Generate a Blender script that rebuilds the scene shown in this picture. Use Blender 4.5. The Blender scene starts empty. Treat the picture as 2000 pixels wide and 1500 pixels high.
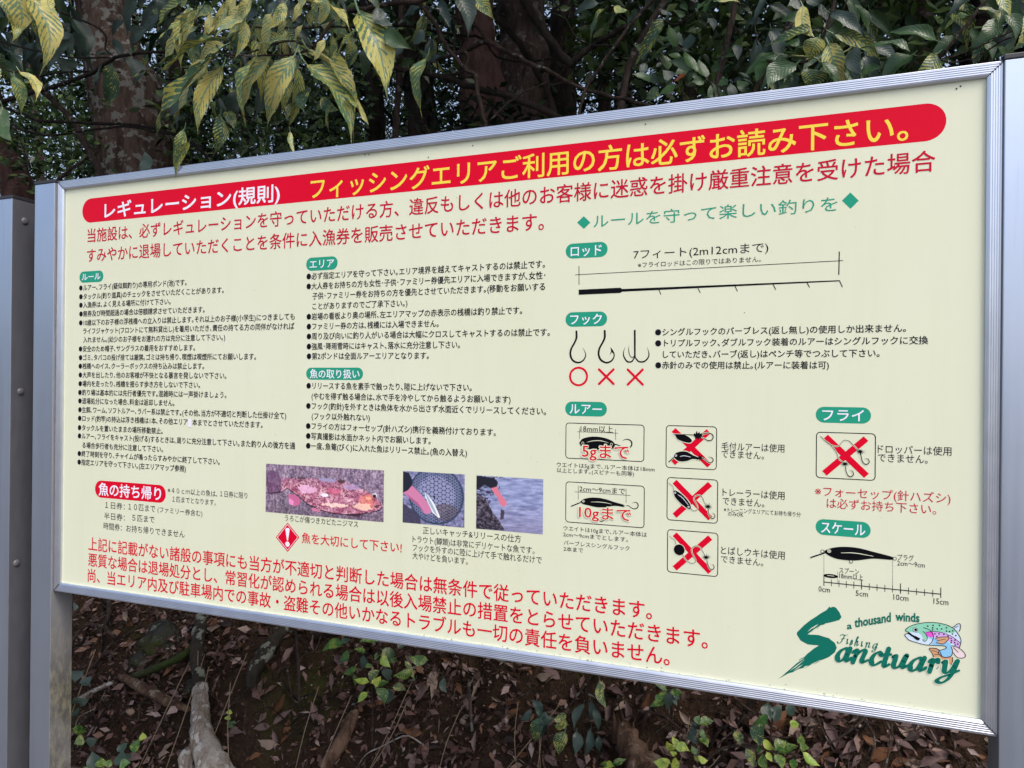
import bpy, bmesh, math, random
import numpy as np
from mathutils import Vector, Matrix, noise
from mathutils.geometry import tessellate_polygon
random.seed(11); rnd = random.random; uni = random.uniform
SC = bpy.context.scene; COL = SC.collection
R_ = math.radians

# ---------------- camera, sky, sun, exposure ----------------
CAM = Vector((1.52686, -1.16182, 1.51291)); EUL = (1.57174, -0.00932, 0.3571); FPX = 1387.0
cam = bpy.data.cameras.new('camera'); co = bpy.data.objects.new('camera', cam); COL.objects.link(co)
co.location = CAM; co.rotation_euler = EUL
cam.sensor_width = 36; cam.lens = 36*FPX/2000; cam.clip_start = .02; cam.clip_end = 3000
SC.camera = co
SUN_EL, SUN_AZ = R_(56), R_(122)         # high in front of the board, veiled by cloud
w = bpy.data.worlds.new('World'); SC.world = w; w.use_nodes = True
nt = w.node_tree; nt.nodes.clear()
sky = nt.nodes.new('ShaderNodeTexSky'); sky.sky_type = 'NISHITA'; sky.sun_disc = False
sky.sun_elevation = SUN_EL; sky.sun_rotation = SUN_AZ; sky.air_density = 1.0; sky.dust_density = 5.0; sky.ozone_density = 1.6
hs = nt.nodes.new('ShaderNodeHueSaturation'); hs.inputs['Saturation'].default_value = .82
bg = nt.nodes.new('ShaderNodeBackground'); bg.inputs['Strength'].default_value = .15
wo = nt.nodes.new('ShaderNodeOutputWorld')
nt.links.new(sky.outputs[0], hs.inputs['Color']); nt.links.new(hs.outputs[0], bg.inputs[0]); nt.links.new(bg.outputs[0], wo.inputs[0])
sl = bpy.data.lights.new('sun', 'SUN'); sl.energy = 1.1; sl.angle = R_(25); sl.color = (1, .95, .88)
so = bpy.data.objects.new('sun', sl); COL.objects.link(so)
sd = Vector((math.sin(SUN_AZ)*math.cos(SUN_EL), math.cos(SUN_AZ)*math.cos(SUN_EL), math.sin(SUN_EL)))
so.rotation_euler = sd.to_track_quat('Z', 'Y').to_euler(); so.location = (0, -6, 8)
SC.view_settings.view_transform = 'Standard'; SC.view_settings.look = 'None'
SC.view_settings.gamma = 1; SC.view_settings.use_curve_mapping = False
SC.view_settings.exposure = 1.0

# ---------------- geometry of the view (metres from photo measurements) ----------------
RM = Matrix.Rotation(EUL[2], 3, 'Z') @ Matrix.Rotation(EUL[1], 3, 'Y') @ Matrix.Rotation(EUL[0], 3, 'X')
def raydir(px, py): return RM @ Vector(((px-1000)/FPX, -(py-750)/FPX, -1))
def at(px, py, Y):
    d = raydir(px, py); t = (Y-CAM.y)/d.y
    return CAM + d*t
def pxm(p):                      # metres per photo pixel at a point
    return ((RM.transposed() @ (Vector(p)-CAM)).z * -1)/FPX
ZB = 1.05                        # bottom edge of the board's face
_src = [(0, .9), (1.8, .9), (1.8, 0), (0, 0)]; _img = [(129, 371), (1932, 149), (1917, 1406), (119, 1140)]
_A = []
for (x, y), (u, v) in zip(_img, _src):
    _A.append([x, y, 1, 0, 0, 0, -u*x, -u*y, -u]); _A.append([0, 0, 0, x, y, 1, -v*x, -v*y, -v])
HI = np.linalg.svd(np.array(_A, float))[2][-1].reshape(3, 3)
def S(px, py):
    q = HI @ np.array([px, py, 1.0]); return (q[0]/q[2], q[1]/q[2])
def vs(px, py):                  # sign metres per photo pixel, vertically
    return abs(S(px, py-1)[1]-S(px, py+1)[1])/2

def lin(c): return tuple(((v/255)/12.92 if v/255 <= .04045 else ((v/255+.055)/1.055)**2.4) for v in c)

# ---------------- materials ----------------
def mat(name, col=(.5, .5, .5), rough=.6, metal=0, spec=None):
    m = bpy.data.materials.new(name); m.use_nodes = True
    b = m.node_tree.nodes['Principled BSDF']
    b.inputs['Base Color'].default_value = (*col[:3], 1); b.inputs['Roughness'].default_value = rough
    b.inputs['Metallic'].default_value = metal
    if spec is not None: b.inputs['Specular IOR Level'].default_value = spec
    return m
class N:
    def __init__(s, m): s.m = m; s.t = m.node_tree; s.b = s.t.nodes['Principled BSDF']
    def n(s, typ, **kw):
        nd = s.t.nodes.new('ShaderNode'+typ)
        for k, v in kw.items():
            if k in nd.inputs.keys(): s.put(nd.inputs[k], v)
            else: setattr(nd, k, v)
        return nd
    def put(s, sock, v):
        if isinstance(v, bpy.types.NodeSocket): s.t.links.new(v, sock)
        elif isinstance(v, tuple) and len(v) == 3 and sock.type == 'RGBA': sock.default_value = (*v, 1)
        else: sock.default_value = v
    def math(s, op, a, b=0.0, c=None):
        nd = s.t.nodes.new('ShaderNodeMath'); nd.operation = op; s.put(nd.inputs[0], a); s.put(nd.inputs[1], b)
        if c is not None: s.put(nd.inputs[2], c)
        return nd.outputs[0]
    def mix(s, f, a, b):
        nd = s.t.nodes.new('ShaderNodeMix'); nd.data_type = 'RGBA'
        s.put(nd.inputs[0], f); s.put(nd.inputs[6], a); s.put(nd.inputs[7], b); return nd.outputs[2]
    def ramp(s, f, stops):
        nd = s.t.nodes.new('ShaderNodeValToRGB'); s.put(nd.inputs[0], f); e = nd.color_ramp.elements
        while len(e) < len(stops): e.new(.5)
        for k, (p, c) in enumerate(stops): e[k].position = p; e[k].color = (*c, 1)
        return nd.outputs[0]
    def noise(s, scale, detail=4, vec=None, rough=.55):
        nd = s.t.nodes.new('ShaderNodeTexNoise'); nd.inputs['Scale'].default_value = scale; nd.inputs['Detail'].default_value = detail
        nd.inputs['Roughness'].default_value = rough
        if vec is not None: s.put(nd.inputs['Vector'], vec)
        return nd.outputs['Fac']
    def objco(s, scale=(1, 1, 1)):
        tc = s.t.nodes.new('ShaderNodeTexCoord'); mp = s.t.nodes.new('ShaderNodeMapping')
        s.t.links.new(tc.outputs['Object'], mp.inputs[0]); mp.inputs['Scale'].default_value = scale; return mp.outputs[0]
    def bump(s, h, st=.3, d=.01):
        nd = s.t.nodes.new('ShaderNodeBump'); nd.inputs['Strength'].default_value = st; nd.inputs['Distance'].default_value = d
        s.put(nd.inputs['Height'], h); s.t.links.new(nd.outputs[0], s.b.inputs['Normal'])
    def col(s, v): s.put(s.b.inputs['Base Color'], v)
    def rough(s, v): s.put(s.b.inputs['Roughness'], v)

M = {}
# printed colours
PSPEC = .10
for k, c in dict(red=(212, 2, 42), crimson=(190, 16, 52), green=(38, 150, 122), teal=(16, 108, 92), ink=(16, 16, 26), black=(8, 8, 14),
                 white=(232, 232, 244), yellow=(238, 212, 78), fgreen=(140, 205, 178), fpale=(205, 222, 240), fpink=(208, 165, 222),
                 fmag=(222, 90, 200), fblue=(140, 195, 232), ftan=(208, 158, 120), ffin=(232, 214, 214)).items():
    M[k] = mat('print_'+k, tuple(v*.93 for v in lin(c)), .42, 0, PSPEC)
m = mat('cream_board', lin((226, 224, 192)), .4, 0, .3); q = N(m)
n1 = q.noise(3.0, 5, q.objco()); n2 = q.noise(160, 2, q.objco((1, 1, .6)))
c = q.mix(q.ramp(n1, [(.35, (0, 0, 0)), (.75, (1, 1, 1))]), lin((211, 214, 191)), lin((209, 211, 184)))
sk = q.noise(26, 5, q.objco((1, 1, .09)), .65); c = q.mix(q.math('MULTIPLY', q.ramp(sk, [(.48, (0, 0, 0)), (.78, (1, 1, 1))]), .14), c, lin((196, 192, 160)))
c = q.mix(q.math('MULTIPLY', q.ramp(n2, [(.71, (0, 0, 0)), (.80, (1, 1, 1))]), .35), c, lin((165, 160, 135)))
q.col(c); q.rough(q.ramp(n1, [(.3, (.30, .30, .30)), (.8, (.42, .42, .42))])); M['cream'] = m
M['patch'] = mat('sticker_white', lin((226, 222, 232)), .4)
m = mat('anodised_aluminium', (.60, .62, .66), .34, 1.0); q = N(m)
st = q.noise(60, 3, q.objco((1, 1, .02))); bl = q.noise(5, 4, q.objco())
sc_ = q.noise(9, 6, q.objco((6, 6, .25)), .7); q.col(q.mix(q.math('MULTIPLY', q.ramp(sc_, [(.55, (0, 0, 0)), (.75, (1, 1, 1))]), .35), q.mix(bl, (.44, .50, .63), (.56, .62, .75)), (.30, .32, .38))); q.rough(q.math('MULTIPLY_ADD', st, .22, .24)); q.bump(st, .05, .001); M['alu'] = m  # blue of the reflected sky tinted into the neutral metal
m = mat('rail_aluminium', (.70, .72, .76), .30, 1.0); q = N(m)
bl = q.noise(22, 3, q.objco()); q.col(q.mix(bl, (.54, .58, .67), (.70, .72, .79))); q.rough(q.math('MULTIPLY_ADD', bl, .16, .24)); M['rail'] = m  # bluish sky reflection mixed into the rail's base colour too
m = mat('grimy_post_side', (.3, .3, .33), .5, .8); q = N(m)
bl = q.noise(14, 6, q.objco((1, 1, .5)), .65); al = q.noise(55, 5, q.objco((1, 1, .45)), .7)
sp = q.t.nodes.new('ShaderNodeSeparateXYZ'); q.t.links.new(q.objco(), sp.inputs[0])
low = q.t.nodes.new('ShaderNodeMapRange'); q.put(low.inputs[0], sp.outputs[2]); low.inputs[1].default_value = -.01; low.inputs[2].default_value = -.25
cc = q.mix(bl, (.16, .16, .175), (.28, .28, .31))
cc2 = q.mix(q.ramp(al, [(.44, (0, 0, 0)), (.62, (1, 1, 1))]), (.06, .055, .05), (.16, .155, .11))
c = q.mix(q.math('MULTIPLY', low.outputs[0], q.ramp(bl, [(.3, (.5, .5, .5)), (.6, (1, 1, 1))])), cc, cc2); q.col(c)
q.put(q.b.inputs['Metallic'], q.math('SUBTRACT', .45, q.math('MULTIPLY', low.outputs[0], .40)))
q.rough(q.math('MULTIPLY_ADD', bl, .3, .38)); q.bump(al, .3, .002); M['grime'] = m
m = mat('neighbour_post_side', (.2, .2, .22), .5, .15); q = N(m)
bl = q.noise(9, 6, q.objco((1, 1, .4)), .6); al = q.noise(70, 4, q.objco((1, 1, .3)))
q.col(q.mix(al, q.mix(bl, (.052, .056, .068), (.135, .14, .165)), (.06, .058, .066))); q.rough(.5); M['side_dim'] = m  # side face darkened in colour for the dim surroundings it reflects
M['cap'] = mat('black_plastic_cap', (.018, .018, .024), .45)
M['bolt'] = mat('bolt_head_metal', (.10, .10, .115), .5, .2)
M['dirt'] = mat('dirt_specks', (.03, .025, .02), .9)
M['shadowgap'] = mat('mitre_gap', (.02, .02, .025), .7)

def leafmat(name, c1, c2, yel=None, amount=.5, rough=.32, back=None):
    m = mat(name, c1, rough); q = N(m); uv = q.n('UVMap').outputs[0]
    s3 = q.t.nodes.new('ShaderNodeSeparateXYZ'); q.put(s3.inputs[0], uv)
    oi = q.t.nodes.new('ShaderNodeObjectInfo').outputs['Random']
    v, u = s3.outputs[0], q.math('ABSOLUTE', q.math('SUBTRACT', s3.outputs[1], .5))
    cb = q.t.nodes.new('ShaderNodeCombineXYZ'); q.put(cb.inputs[0], q.math('MULTIPLY', v, 3.2)); q.put(cb.inputs[1], s3.outputs[1]); q.put(cb.inputs[2], q.math('MULTIPLY', oi, 40))
    nz = q.noise(5.5, 3, cb.outputs[0]); nl = q.noise(1.3, 2, cb.outputs[0])
    base = q.mix(q.math('FRACT', q.math('MULTIPLY', oi, 7.3)), c1, c2)
    vein = q.math('FRACT', q.math('SUBTRACT', q.math('MULTIPLY', v, 11), q.math('MULTIPLY', u, 5.5)))
    vv = q.math('ABSOLUTE', q.math('SUBTRACT', vein, .5))         # 0 between veins, .5 on a vein
    if yel:
        zone = q.math('ADD', q.math('MULTIPLY_ADD', nz, .8, q.math('MULTIPLY', nl, .9)), q.math('MULTIPLY', vv, -.75))
        zone = q.math('SUBTRACT', zone, q.math('MULTIPLY', q.math('LESS_THAN', u, .035), .5))
        zone = q.math('ADD', zone, q.math('MULTIPLY', q.math('SUBTRACT', q.math('FRACT', q.math('MULTIPLY', oi, 3.7)), .5), .16))
        f = q.ramp(zone, [(.82-amount*.42, (0, 0, 0)), (.88-amount*.42, (1, 1, 1))])
        base = q.mix(f, base, q.mix(nl, yel, tuple(x*.7 for x in yel)))
    mid = q.math('LESS_THAN', u, .014)
    base = q.mix(q.math('MULTIPLY', mid, .5), base, tuple(min(1, x*1.6+.04) for x in c2))
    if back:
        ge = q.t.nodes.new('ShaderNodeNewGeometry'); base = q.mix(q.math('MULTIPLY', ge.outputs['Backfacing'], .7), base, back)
    bs = q.noise(9, 2, cb.outputs[0]); base = q.mix(q.ramp(bs, [(.70, (0, 0, 0)), (.74, (1, 1, 1))]), base, (.10, .06, .03))
    q.col(base); q.rough(q.math('MULTIPLY_ADD', nz, .25, rough-.1))
    q.bump(q.math('ADD', q.math('MULTIPLY', vv, -1.0), nz), .25, .002)
    q.b.inputs['Specular IOR Level'].default_value = .42
    # light coming through the blade
    tr = q.t.nodes.new('ShaderNodeBsdfTranslucent'); q.put(tr.inputs[0], base)
    ms = q.t.nodes.new('ShaderNodeMixShader'); ms.inputs[0].default_value = .14
    out = q.t.nodes['Material Output']; q.t.links.new(q.b.outputs[0], ms.inputs[1]); q.t.links.new(tr.outputs[0], ms.inputs[2]); q.t.links.new(ms.outputs[0], out.inputs[0])
    return m
YEL = (.62, .52, .10)
M['leaf_y'] = leafmat('leaf_yellow_mottled', (.11, .20, .11), (.20, .29, .16), (.64, .56, .17), .58, .34)
M['leaf_m'] = leafmat('leaf_part_mottled', (.055, .12, .06), (.10, .18, .09), (.48, .45, .10), .38, .32)
M['leaf_k'] = leafmat('leaf_few_flecks', (.018, .052, .026), (.032, .075, .035), (.36, .36, .07), .20, .30)
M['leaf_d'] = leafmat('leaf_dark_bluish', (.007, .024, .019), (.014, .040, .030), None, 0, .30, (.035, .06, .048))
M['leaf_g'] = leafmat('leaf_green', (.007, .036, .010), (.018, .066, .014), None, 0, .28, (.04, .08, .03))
M['leaf_p'] = leafmat('leaf_seedling_green', (.014, .066, .013), (.036, .110, .024), (.30, .34, .06), .12, .28)
M['leaf_r'] = leafmat('leaf_turning_red', (.16, .16, .05), (.20, .12, .05), (.55, .10, .06), .5, .35)
M['leaf_l'] = leafmat('leaf_fresh_lime', (.11, .22, .03), (.20, .30, .04), (.5, .5, .08), .35, .35)
M['leaf_x'] = leafmat('leaf_blotched', (.02, .055, .03), (.03, .08, .035), (.45, .42, .10), .22, .28)

def deadmat(name, attr):
    m = mat(name, (.15, .09, .07), .62); q = N(m)
    if attr:
        a = q.t.nodes.new('ShaderNodeAttribute'); a.attribute_name = 'tint'; r = a.outputs['Fac']
    else: r = q.t.nodes.new('ShaderNodeObjectInfo').outputs['Random']
    c = q.ramp(r, [(0, (.018, .011, .010)), (.2, (.075, .038, .032)), (.4, (.15, .085, .076)), (.55, (.035, .020, .018)), (.7, (.23, .155, .145)), (.85, (.16, .075, .035)), (.96, (.36, .28, .27))])
    nz = q.noise(60, 4, q.objco()); c = q.mix(q.math('MULTIPLY', nz, .7), c, (.05, .032, .026))
    q.col(c); q.bump(nz, .3, .003); q.rough(.6); q.b.inputs['Specular IOR Level'].default_value = .15; return m
M['dead'] = deadmat('dead_leaf', False); TINTS = dict(mauve=(.20, .13, .125), dark=(.040, .024, .022), russet=(.17, .075, .035), tan=(.30, .22, .18))
for k_, c_ in TINTS.items():
    m = mat('dead_leaf_'+k_, c_, .55); q = N(m); nz = q.noise(50, 5, q.objco()); n2 = q.noise(9, 3, q.objco()); oi = q.t.nodes.new('ShaderNodeObjectInfo').outputs['Random']
    q.col(q.mix(q.math('MULTIPLY', nz, .75), q.mix(oi, c_, tuple(v*.55 for v in c_)), tuple(v*.28 for v in c_))); q.bump(nz, .4, .003); q.b.inputs['Specular IOR Level'].default_value = .22; M['dead_'+k_] = m
M['deadstuff'] = deadmat('dead_leaf_litter', True)

def barkmat(name, c1, c2, lich=(.30, .31, .28), la=.3, sc=9, moss=None):
    m = mat(name, c1, .85); q = N(m); oc = q.objco((1, 1, .22)); oc2 = q.objco()
    a = q.noise(sc, 8, oc, .72); b = q.noise(sc*3.5, 6, oc, .7); l = q.noise(sc*1.1, 4, oc2, .6); l2 = q.noise(sc*2.7, 3, oc2)
    c = q.mix(q.ramp(a, [(.42, (0, 0, 0)), (.58, (1, 1, 1))]), c1, c2)
    c = q.mix(q.math('MULTIPLY', b, .6), c, tuple(x*.45 for x in c1))
    if la: 
        f = q.ramp(q.math('ADD', l, q.math('MULTIPLY', l2, .25)), [(.82-la*.45, (0, 0, 0)), (.86-la*.45, (1, 1, 1))]); c = q.mix(f, c, q.mix(l2, lich, tuple(x*.6 for x in lich)))
    if moss:
        f = q.ramp(q.noise(4, 5, oc2), [(.46, (0, 0, 0)), (.6, (1, 1, 1))]); c = q.mix(f, c, moss)
    q.col(c); q.bump(q.math('ADD', a, q.math('MULTIPLY', b, .5)), 1.0, .03); q.b.inputs['Specular IOR Level'].default_value = .12; return m
M['bark_pale'] = barkmat('bark_pale_flaking', (.040, .028, .024), (.135, .098, .082), (.22, .22, .21), .36, 13)
M['bark_red'] = barkmat('bark_reddish', (.075, .042, .040), (.145, .088, .082), (.16, .16, .16), .12, 12)
M['bark_grey'] = barkmat('bark_grey', (.046, .035, .032), (.125, .093, .082), (.17, .17, .16), .22, 15)
M['bark_dark'] = barkmat('bark_dark', (.012, .010, .009), (.050, .038, .034), (.07, .07, .06), .1, 9)
M['bark_moss'] = barkmat('bark_mossy', (.03, .026, .022), (.06, .05, .042), (.26, .28, .25), .26, 18, (.035, .05, .014))
M['twig'] = barkmat('twig_bark', (.040, .030, .026), (.095, .068, .058), (.2, .2, .18), .2, 30)
M['twig_dark'] = barkmat('twig_bark_dark', (.014, .011, .010), (.034, .028, .025), (.2, .2, .18), .15, 30)
M['straw'] = mat('dry_straw', (.17, .12, .075), .7)
M['wood_pale'] = barkmat('bleached_wood', (.24, .195, .16), (.52, .48, .45), (.64, .62, .60), .30, 24)
M['stump'] = barkmat('rotten_stump_wood', (.07, .040, .028), (.26, .165, .115), (.3, .25, .2), .2, 26)
M['stone'] = barkmat('grey_stone', (.03, .03, .028), (.065, .065, .06), (.19, .20, .185), .30, 24, (.05, .055, .02))
M['pebble'] = mat('brown_pebble', (.20, .14, .10), .8)
M['petiole'] = mat('leaf_stalk', (.22, .24, .08), .5)
m = mat('bank_soil', (.05, .035, .025), .95); q = N(m); oc = q.objco()
a = q.noise(7, 7, oc, .65); b = q.noise(60, 5, oc, .6); ms_ = q.noise(2.6, 5, oc, .6)
c = q.mix(a, (.008, .006, .005), (.055, .032, .020)); c = q.mix(q.ramp(b, [(.55, (0, 0, 0)), (.75, (1, 1, 1))]), c, (.06, .04, .028))
c = q.mix(q.math('MULTIPLY', q.ramp(ms_, [(.52, (0, 0, 0)), (.66, (1, 1, 1))]), .7), c, (.040, .048, .012)); q.col(c)
q.bump(q.math('ADD', a, b), 1, .03); q.b.inputs['Specular IOR Level'].default_value = .1; M['soil'] = m
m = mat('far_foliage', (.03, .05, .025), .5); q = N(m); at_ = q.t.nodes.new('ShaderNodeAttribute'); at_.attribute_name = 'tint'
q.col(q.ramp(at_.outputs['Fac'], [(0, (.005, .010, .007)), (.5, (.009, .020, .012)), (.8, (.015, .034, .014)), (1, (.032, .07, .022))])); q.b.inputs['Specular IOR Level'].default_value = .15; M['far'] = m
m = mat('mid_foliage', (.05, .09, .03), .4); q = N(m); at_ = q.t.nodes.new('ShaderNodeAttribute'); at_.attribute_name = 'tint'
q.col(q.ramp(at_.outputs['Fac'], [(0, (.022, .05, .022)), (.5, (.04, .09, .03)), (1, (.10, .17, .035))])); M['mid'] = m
M['gravel'] = mat('gravel_yard', (.20, .19, .18), .9); q = N(M['gravel']); b = q.noise(40, 5, q.objco()); q.col(q.mix(b, (.07, .068, .066), (.15, .145, .14)))

# ---------------- object helpers ----------------
def link(name, me, m=None, parent=None, loc=None):
    o = bpy.data.objects.new(name, me); COL.objects.link(o)
    if m is not None and me is not None:
        if len(me.materials) == 0: me.materials.append(m)
    if parent is not None: o.parent = parent
    if loc is not None: o.location = loc
    return o
def mesh(name, v, f, smooth=False):
    me = bpy.data.meshes.new(name); me.from_pydata([tuple(x) for x in v], [], f); me.update()
    if smooth: me.polygons.foreach_set('use_smooth', [True]*len(me.polygons))
    return me
def thing(name, label, cat, loc=(0, 0, 0), group=None):
    o = bpy.data.objects.new(name, None); COL.objects.link(o); o.location = loc; o.empty_display_size = .1
    tag(o, label, cat, group); return o
def tag(o, label=None, cat=None, group=None, kind=None):
    if label: o['label'] = label
    if cat: o['category'] = cat
    if group: o['group'] = group
    if kind: o['kind'] = kind
    return o
def boxv(x0, x1, y0, y1, z0, z1, bev=0.0):
    bm = bmesh.new(); bmesh.ops.create_cube(bm, size=1)
    for v in bm.verts: v.co = Vector(((x0+x1)/2+v.co.x*(x1-x0), (y0+y1)/2+v.co.y*(y1-y0), (z0+z1)/2+v.co.z*(z1-z0)))
    if bev: bmesh.ops.bevel(bm, geom=[e for e in bm.edges], offset=bev, segments=2, affect='EDGES', profile=.5)
    me = bpy.data.meshes.new('box'); bm.to_mesh(me); bm.free(); return me
def spline(P, n=6):
    P = [np.array(p, float) for p in P]
    if len(P) < 3: return P
    out = []
    for i in range(len(P)-1):
        p0 = P[i-1] if i else 2*P[0]-P[1]; p1, p2 = P[i], P[i+1]; p3 = P[i+2] if i+2 < len(P) else 2*P[-1]-P[-2]
        for k in range(n):
            t = k/n; out.append(.5*((2*p1)+(-p0+p2)*t+(2*p0-5*p1+4*p2-p3)*t*t+(-p0+3*p1-3*p2+p3)*t**3))
    out.append(P[-1]); return out
def tubemesh(pts, rad, sides=7, rough=0.0, seed=0):
    pts = [Vector(p) for p in pts]; n = len(pts); V = []; F = []
    if not hasattr(rad, '__len__'): rad = [rad]*n
    rad = np.interp(np.linspace(0, 1, n), np.linspace(0, 1, len(rad)), rad)
    up = Vector((0, 0, 1)); t0 = (pts[1]-pts[0]).normalized(); a = t0.orthogonal().normalized()
    for i, p in enumerate(pts):
        t = (pts[min(i+1, n-1)]-pts[max(i-1, 0)]).normalized(); a = (a-t*a.dot(t)).normalized(); b = t.cross(a)
        for k in range(sides):
            th = 2*math.pi*k/sides; d = a*math.cos(th)+b*math.sin(th); r = rad[i]
            if rough:
                q_ = p+d*r; r *= 1+rough*noise.noise(Vector((q_.x*4+seed, q_.y*4, q_.z*1.2))/ max(rad[i]*6, .05)*.6)+rough*.5*noise.noise(q_/max(rad[i], .01)*1.1)
            V.append(p+d*r)
    for i in range(n-1):
        for k in range(sides): F.append((i*sides+k, i*sides+(k+1) % sides, (i+1)*sides+(k+1) % sides, (i+1)*sides+k))
    F.append(tuple(range(sides))[::-1]); F.append(tuple((n-1)*sides+k for k in range(sides)))
    return V, F
def tube(name, pts, rad, m, parent=None, sides=7, rough=0, smooth=True, jit=0):
    pts = [Vector(p) for p in pts]
    if jit: pts = [p+Vector((uni(-jit, jit), uni(-jit, jit), uni(-jit, jit))) if 0 < i < len(pts)-1 else p for i, p in enumerate(pts)]
    V, F = tubemesh(pts, rad, sides, rough, uni(0, 50)); off = parent.location if parent is not None else Vector((0, 0, 0))
    me = mesh(name, [v-off for v in V], F, smooth); return link(name, me, m, parent)

# ---------------- terrain ----------------
HX = [-1e4, -.2, .12, .2, .35, .55, .8, 1.2, 2.0, 5, 12, 40, 1e4]
HZ = [0, 0, .02, .34, .56, .80, .98, 1.14, 1.27, 1.36, 1.2, .2, .2]
def hbase(x, y): return float(np.interp(y, HX, HZ))
def hgt(x, y):
    h = hbase(x, y)
    if y > .05:
        k = min(1, (y-.05)/.2)
        h += k*(.09*noise.noise(Vector((x*1.7, y*1.7, 3)))+.050*noise.noise(Vector((x*6, y*6, 7)))+.024*noise.noise(Vector((x*19, y*19, 1)))+.006*noise.noise(Vector((x*55, y*55, 1))))
        if 4 < y < 200: h += .0
    return h
xs = list(np.concatenate([-np.geomspace(900, 3.2, 22), np.arange(-3, -.8, .06), np.arange(-.8, 2.5, .016), np.arange(2.5, 4, .08), np.geomspace(4.2, 900, 22)]))
ys = list(np.concatenate([-np.geomspace(900, .5, 22), np.arange(-.3, .1, .1), np.arange(.1, 1.5, .014), np.arange(1.5, 5, .15), np.geomspace(5.3, 1500, 30)]))
V = [(x, y, hgt(x, y)) for y in ys for x in xs]; nx = len(xs)
F = [(j*nx+i, j*nx+i+1, (j+1)*nx+i+1, (j+1)*nx+i) for j in range(len(ys)-1) for i in range(nx-1)]
me = mesh('ground', V, F, True); me.materials.append(M['soil']); me.materials.append(M['gravel'])
yv = np.array([v[1] for v in V]); mi = [1 if ys[j+1] < .12 else 0 for j in range(len(ys)-1) for i in range(nx-1)]
me.polygons.foreach_set('material_index', mi)
tag(link('ground', me), kind='structure')
def hit(px, py, up=0.0):
    d = raydir(px, py).normalized(); t = 1.2; 
    while t < 9:
        p = CAM+d*t
        if p.z < hgt(p.x, p.y)+up and p.y > .05: return p
        t += .01
    return CAM+d*9

# ---------------- the notice board ----------------
board = thing('notice_board', 'large cream notice board with a red title banner in an aluminium frame', 'notice board', (0, 0, 0))
YF = 0.0                                   # plane of the printed face
panel = link('panel', boxv(-.004, 1.804, YF, YF+.006, -.004, .904), M['cream'], board, (0, 0, ZB))
LAY = .00010
def P2(pts, lay): return [(p[0], YF-lay*LAY, p[1]) for p in pts]
def tess(polys, lay, mm, V, F):
    """polys: list of outlines in sign metres"""
    for ip, pl in enumerate(polys):
        if ip: lay += (1 if ip % 9 else -8)*.045      # strokes that cross never share one plane
        o = len(V); v3 = [Vector((p[0], p[1], 0)) for p in pl]
        V += P2(pl, lay); F += [tuple(o+i for i in t) for t in tessellate_polygon([v3])]
CLUSTER = ('lure_drawing', 'icon_drawing', 'icon_outline', 'icon_highlight', 'dimension_line', 'lure_highlight', 'fish_hook_drawing', 'lure_ring', 'brush_streak')
def add_print(name, polys, lay, mm):
    if name in CLUSTER:                 # drawings that stand apart become objects of their own
        bb = [(min(p[0] for p in pl), max(p[0] for p in pl), min(p[1] for p in pl), max(p[1] for p in pl)) for pl in polys]; gid = list(range(len(polys))); g_ = .0035
        def root(i):
            while gid[i] != i: i = gid[i]
            return i
        for i in range(len(polys)):
            for j in range(i):
                a, b = bb[i], bb[j]
                if a[0]-g_ < b[1] and b[0]-g_ < a[1] and a[2]-g_ < b[3] and b[2]-g_ < a[3]: gid[root(i)] = root(j)
        gs = {}
        for i, pl in enumerate(polys): gs.setdefault(root(i), []).append(pl)
        for pl in gs.values():
            V, F = [], []; tess(pl, lay, mm, V, F); o = link(name, mesh(name, V, F), mm, panel)
        return o
    V, F = [], []; tess(polys, lay, mm, V, F)
    return link(name, mesh(name, V, F), mm, panel)
def ribbon(P, W):
    """stroke of varying full width W along points P (sign metres) with round ends -> list of outlines"""
    P = [np.array(p, float) for p in P]; n = len(P); W = np.interp(np.linspace(0, 1, n), np.linspace(0, 1, len(W)), W) if hasattr(W, '__len__') else np.full(n, W)
    L, Rr = [], []
    for i in range(n):
        t = P[min(i+1, n-1)]-P[max(i-1, 0)]; l = np.hypot(*t); t = t/l if l else np.array([1, 0]); nn = np.array([-t[1], t[0]])*W[i]/2
        L.append(P[i]+nn); Rr.append(P[i]-nn)
    quads = [[L[i], L[i+1], Rr[i+1], Rr[i]] for i in range(n-1)]
    for e in (0, n-1):
        if W[e] > .0012: quads.append(circ(P[e], W[e]/2, 10))
    return quads
def circ(c, r, n=24, ry=None): return [(c[0]+r*math.cos(2*math.pi*k/n), c[1]+(ry or r)*math.sin(2*math.pi*k/n)) for k in range(n)]
def ring(c, r, wd, n=28):
    return [[(c[0]+r*math.cos(a), c[1]+r*math.sin(a)), (c[0]+r*math.cos(b), c[1]+r*math.sin(b)), (c[0]+(r-wd)*math.cos(b), c[1]+(r-wd)*math.sin(b)), (c[0]+(r-wd)*math.cos(a), c[1]+(r-wd)*math.sin(a))]
            for a, b in ((2*math.pi*k/n, 2*math.pi*(k+1)/n) for k in range(n))]
def rrect(x0, x1, z0, z1, r, n=8):
    out = []
    for cx, cz, a0 in ((x1-r, z1-r, 0), (x0+r, z1-r, 90), (x0+r, z0+r, 180), (x1-r, z0+r, 270)):
        for k in range(n+1): a = R_(a0+90*k/n); out.append((cx+r*math.cos(a), cz+r*math.sin(a)))
    return out
def frame_poly(x0, x1, z0, z1, r, wd):
    a = rrect(x0, x1, z0, z1, r); b = rrect(x0+wd, x1-wd, z0+wd, z1-wd, r-wd); n = len(a)
    return [[a[i], a[(i+1) % n], b[(i+1) % n], b[i]] for i in range(n)]

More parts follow.
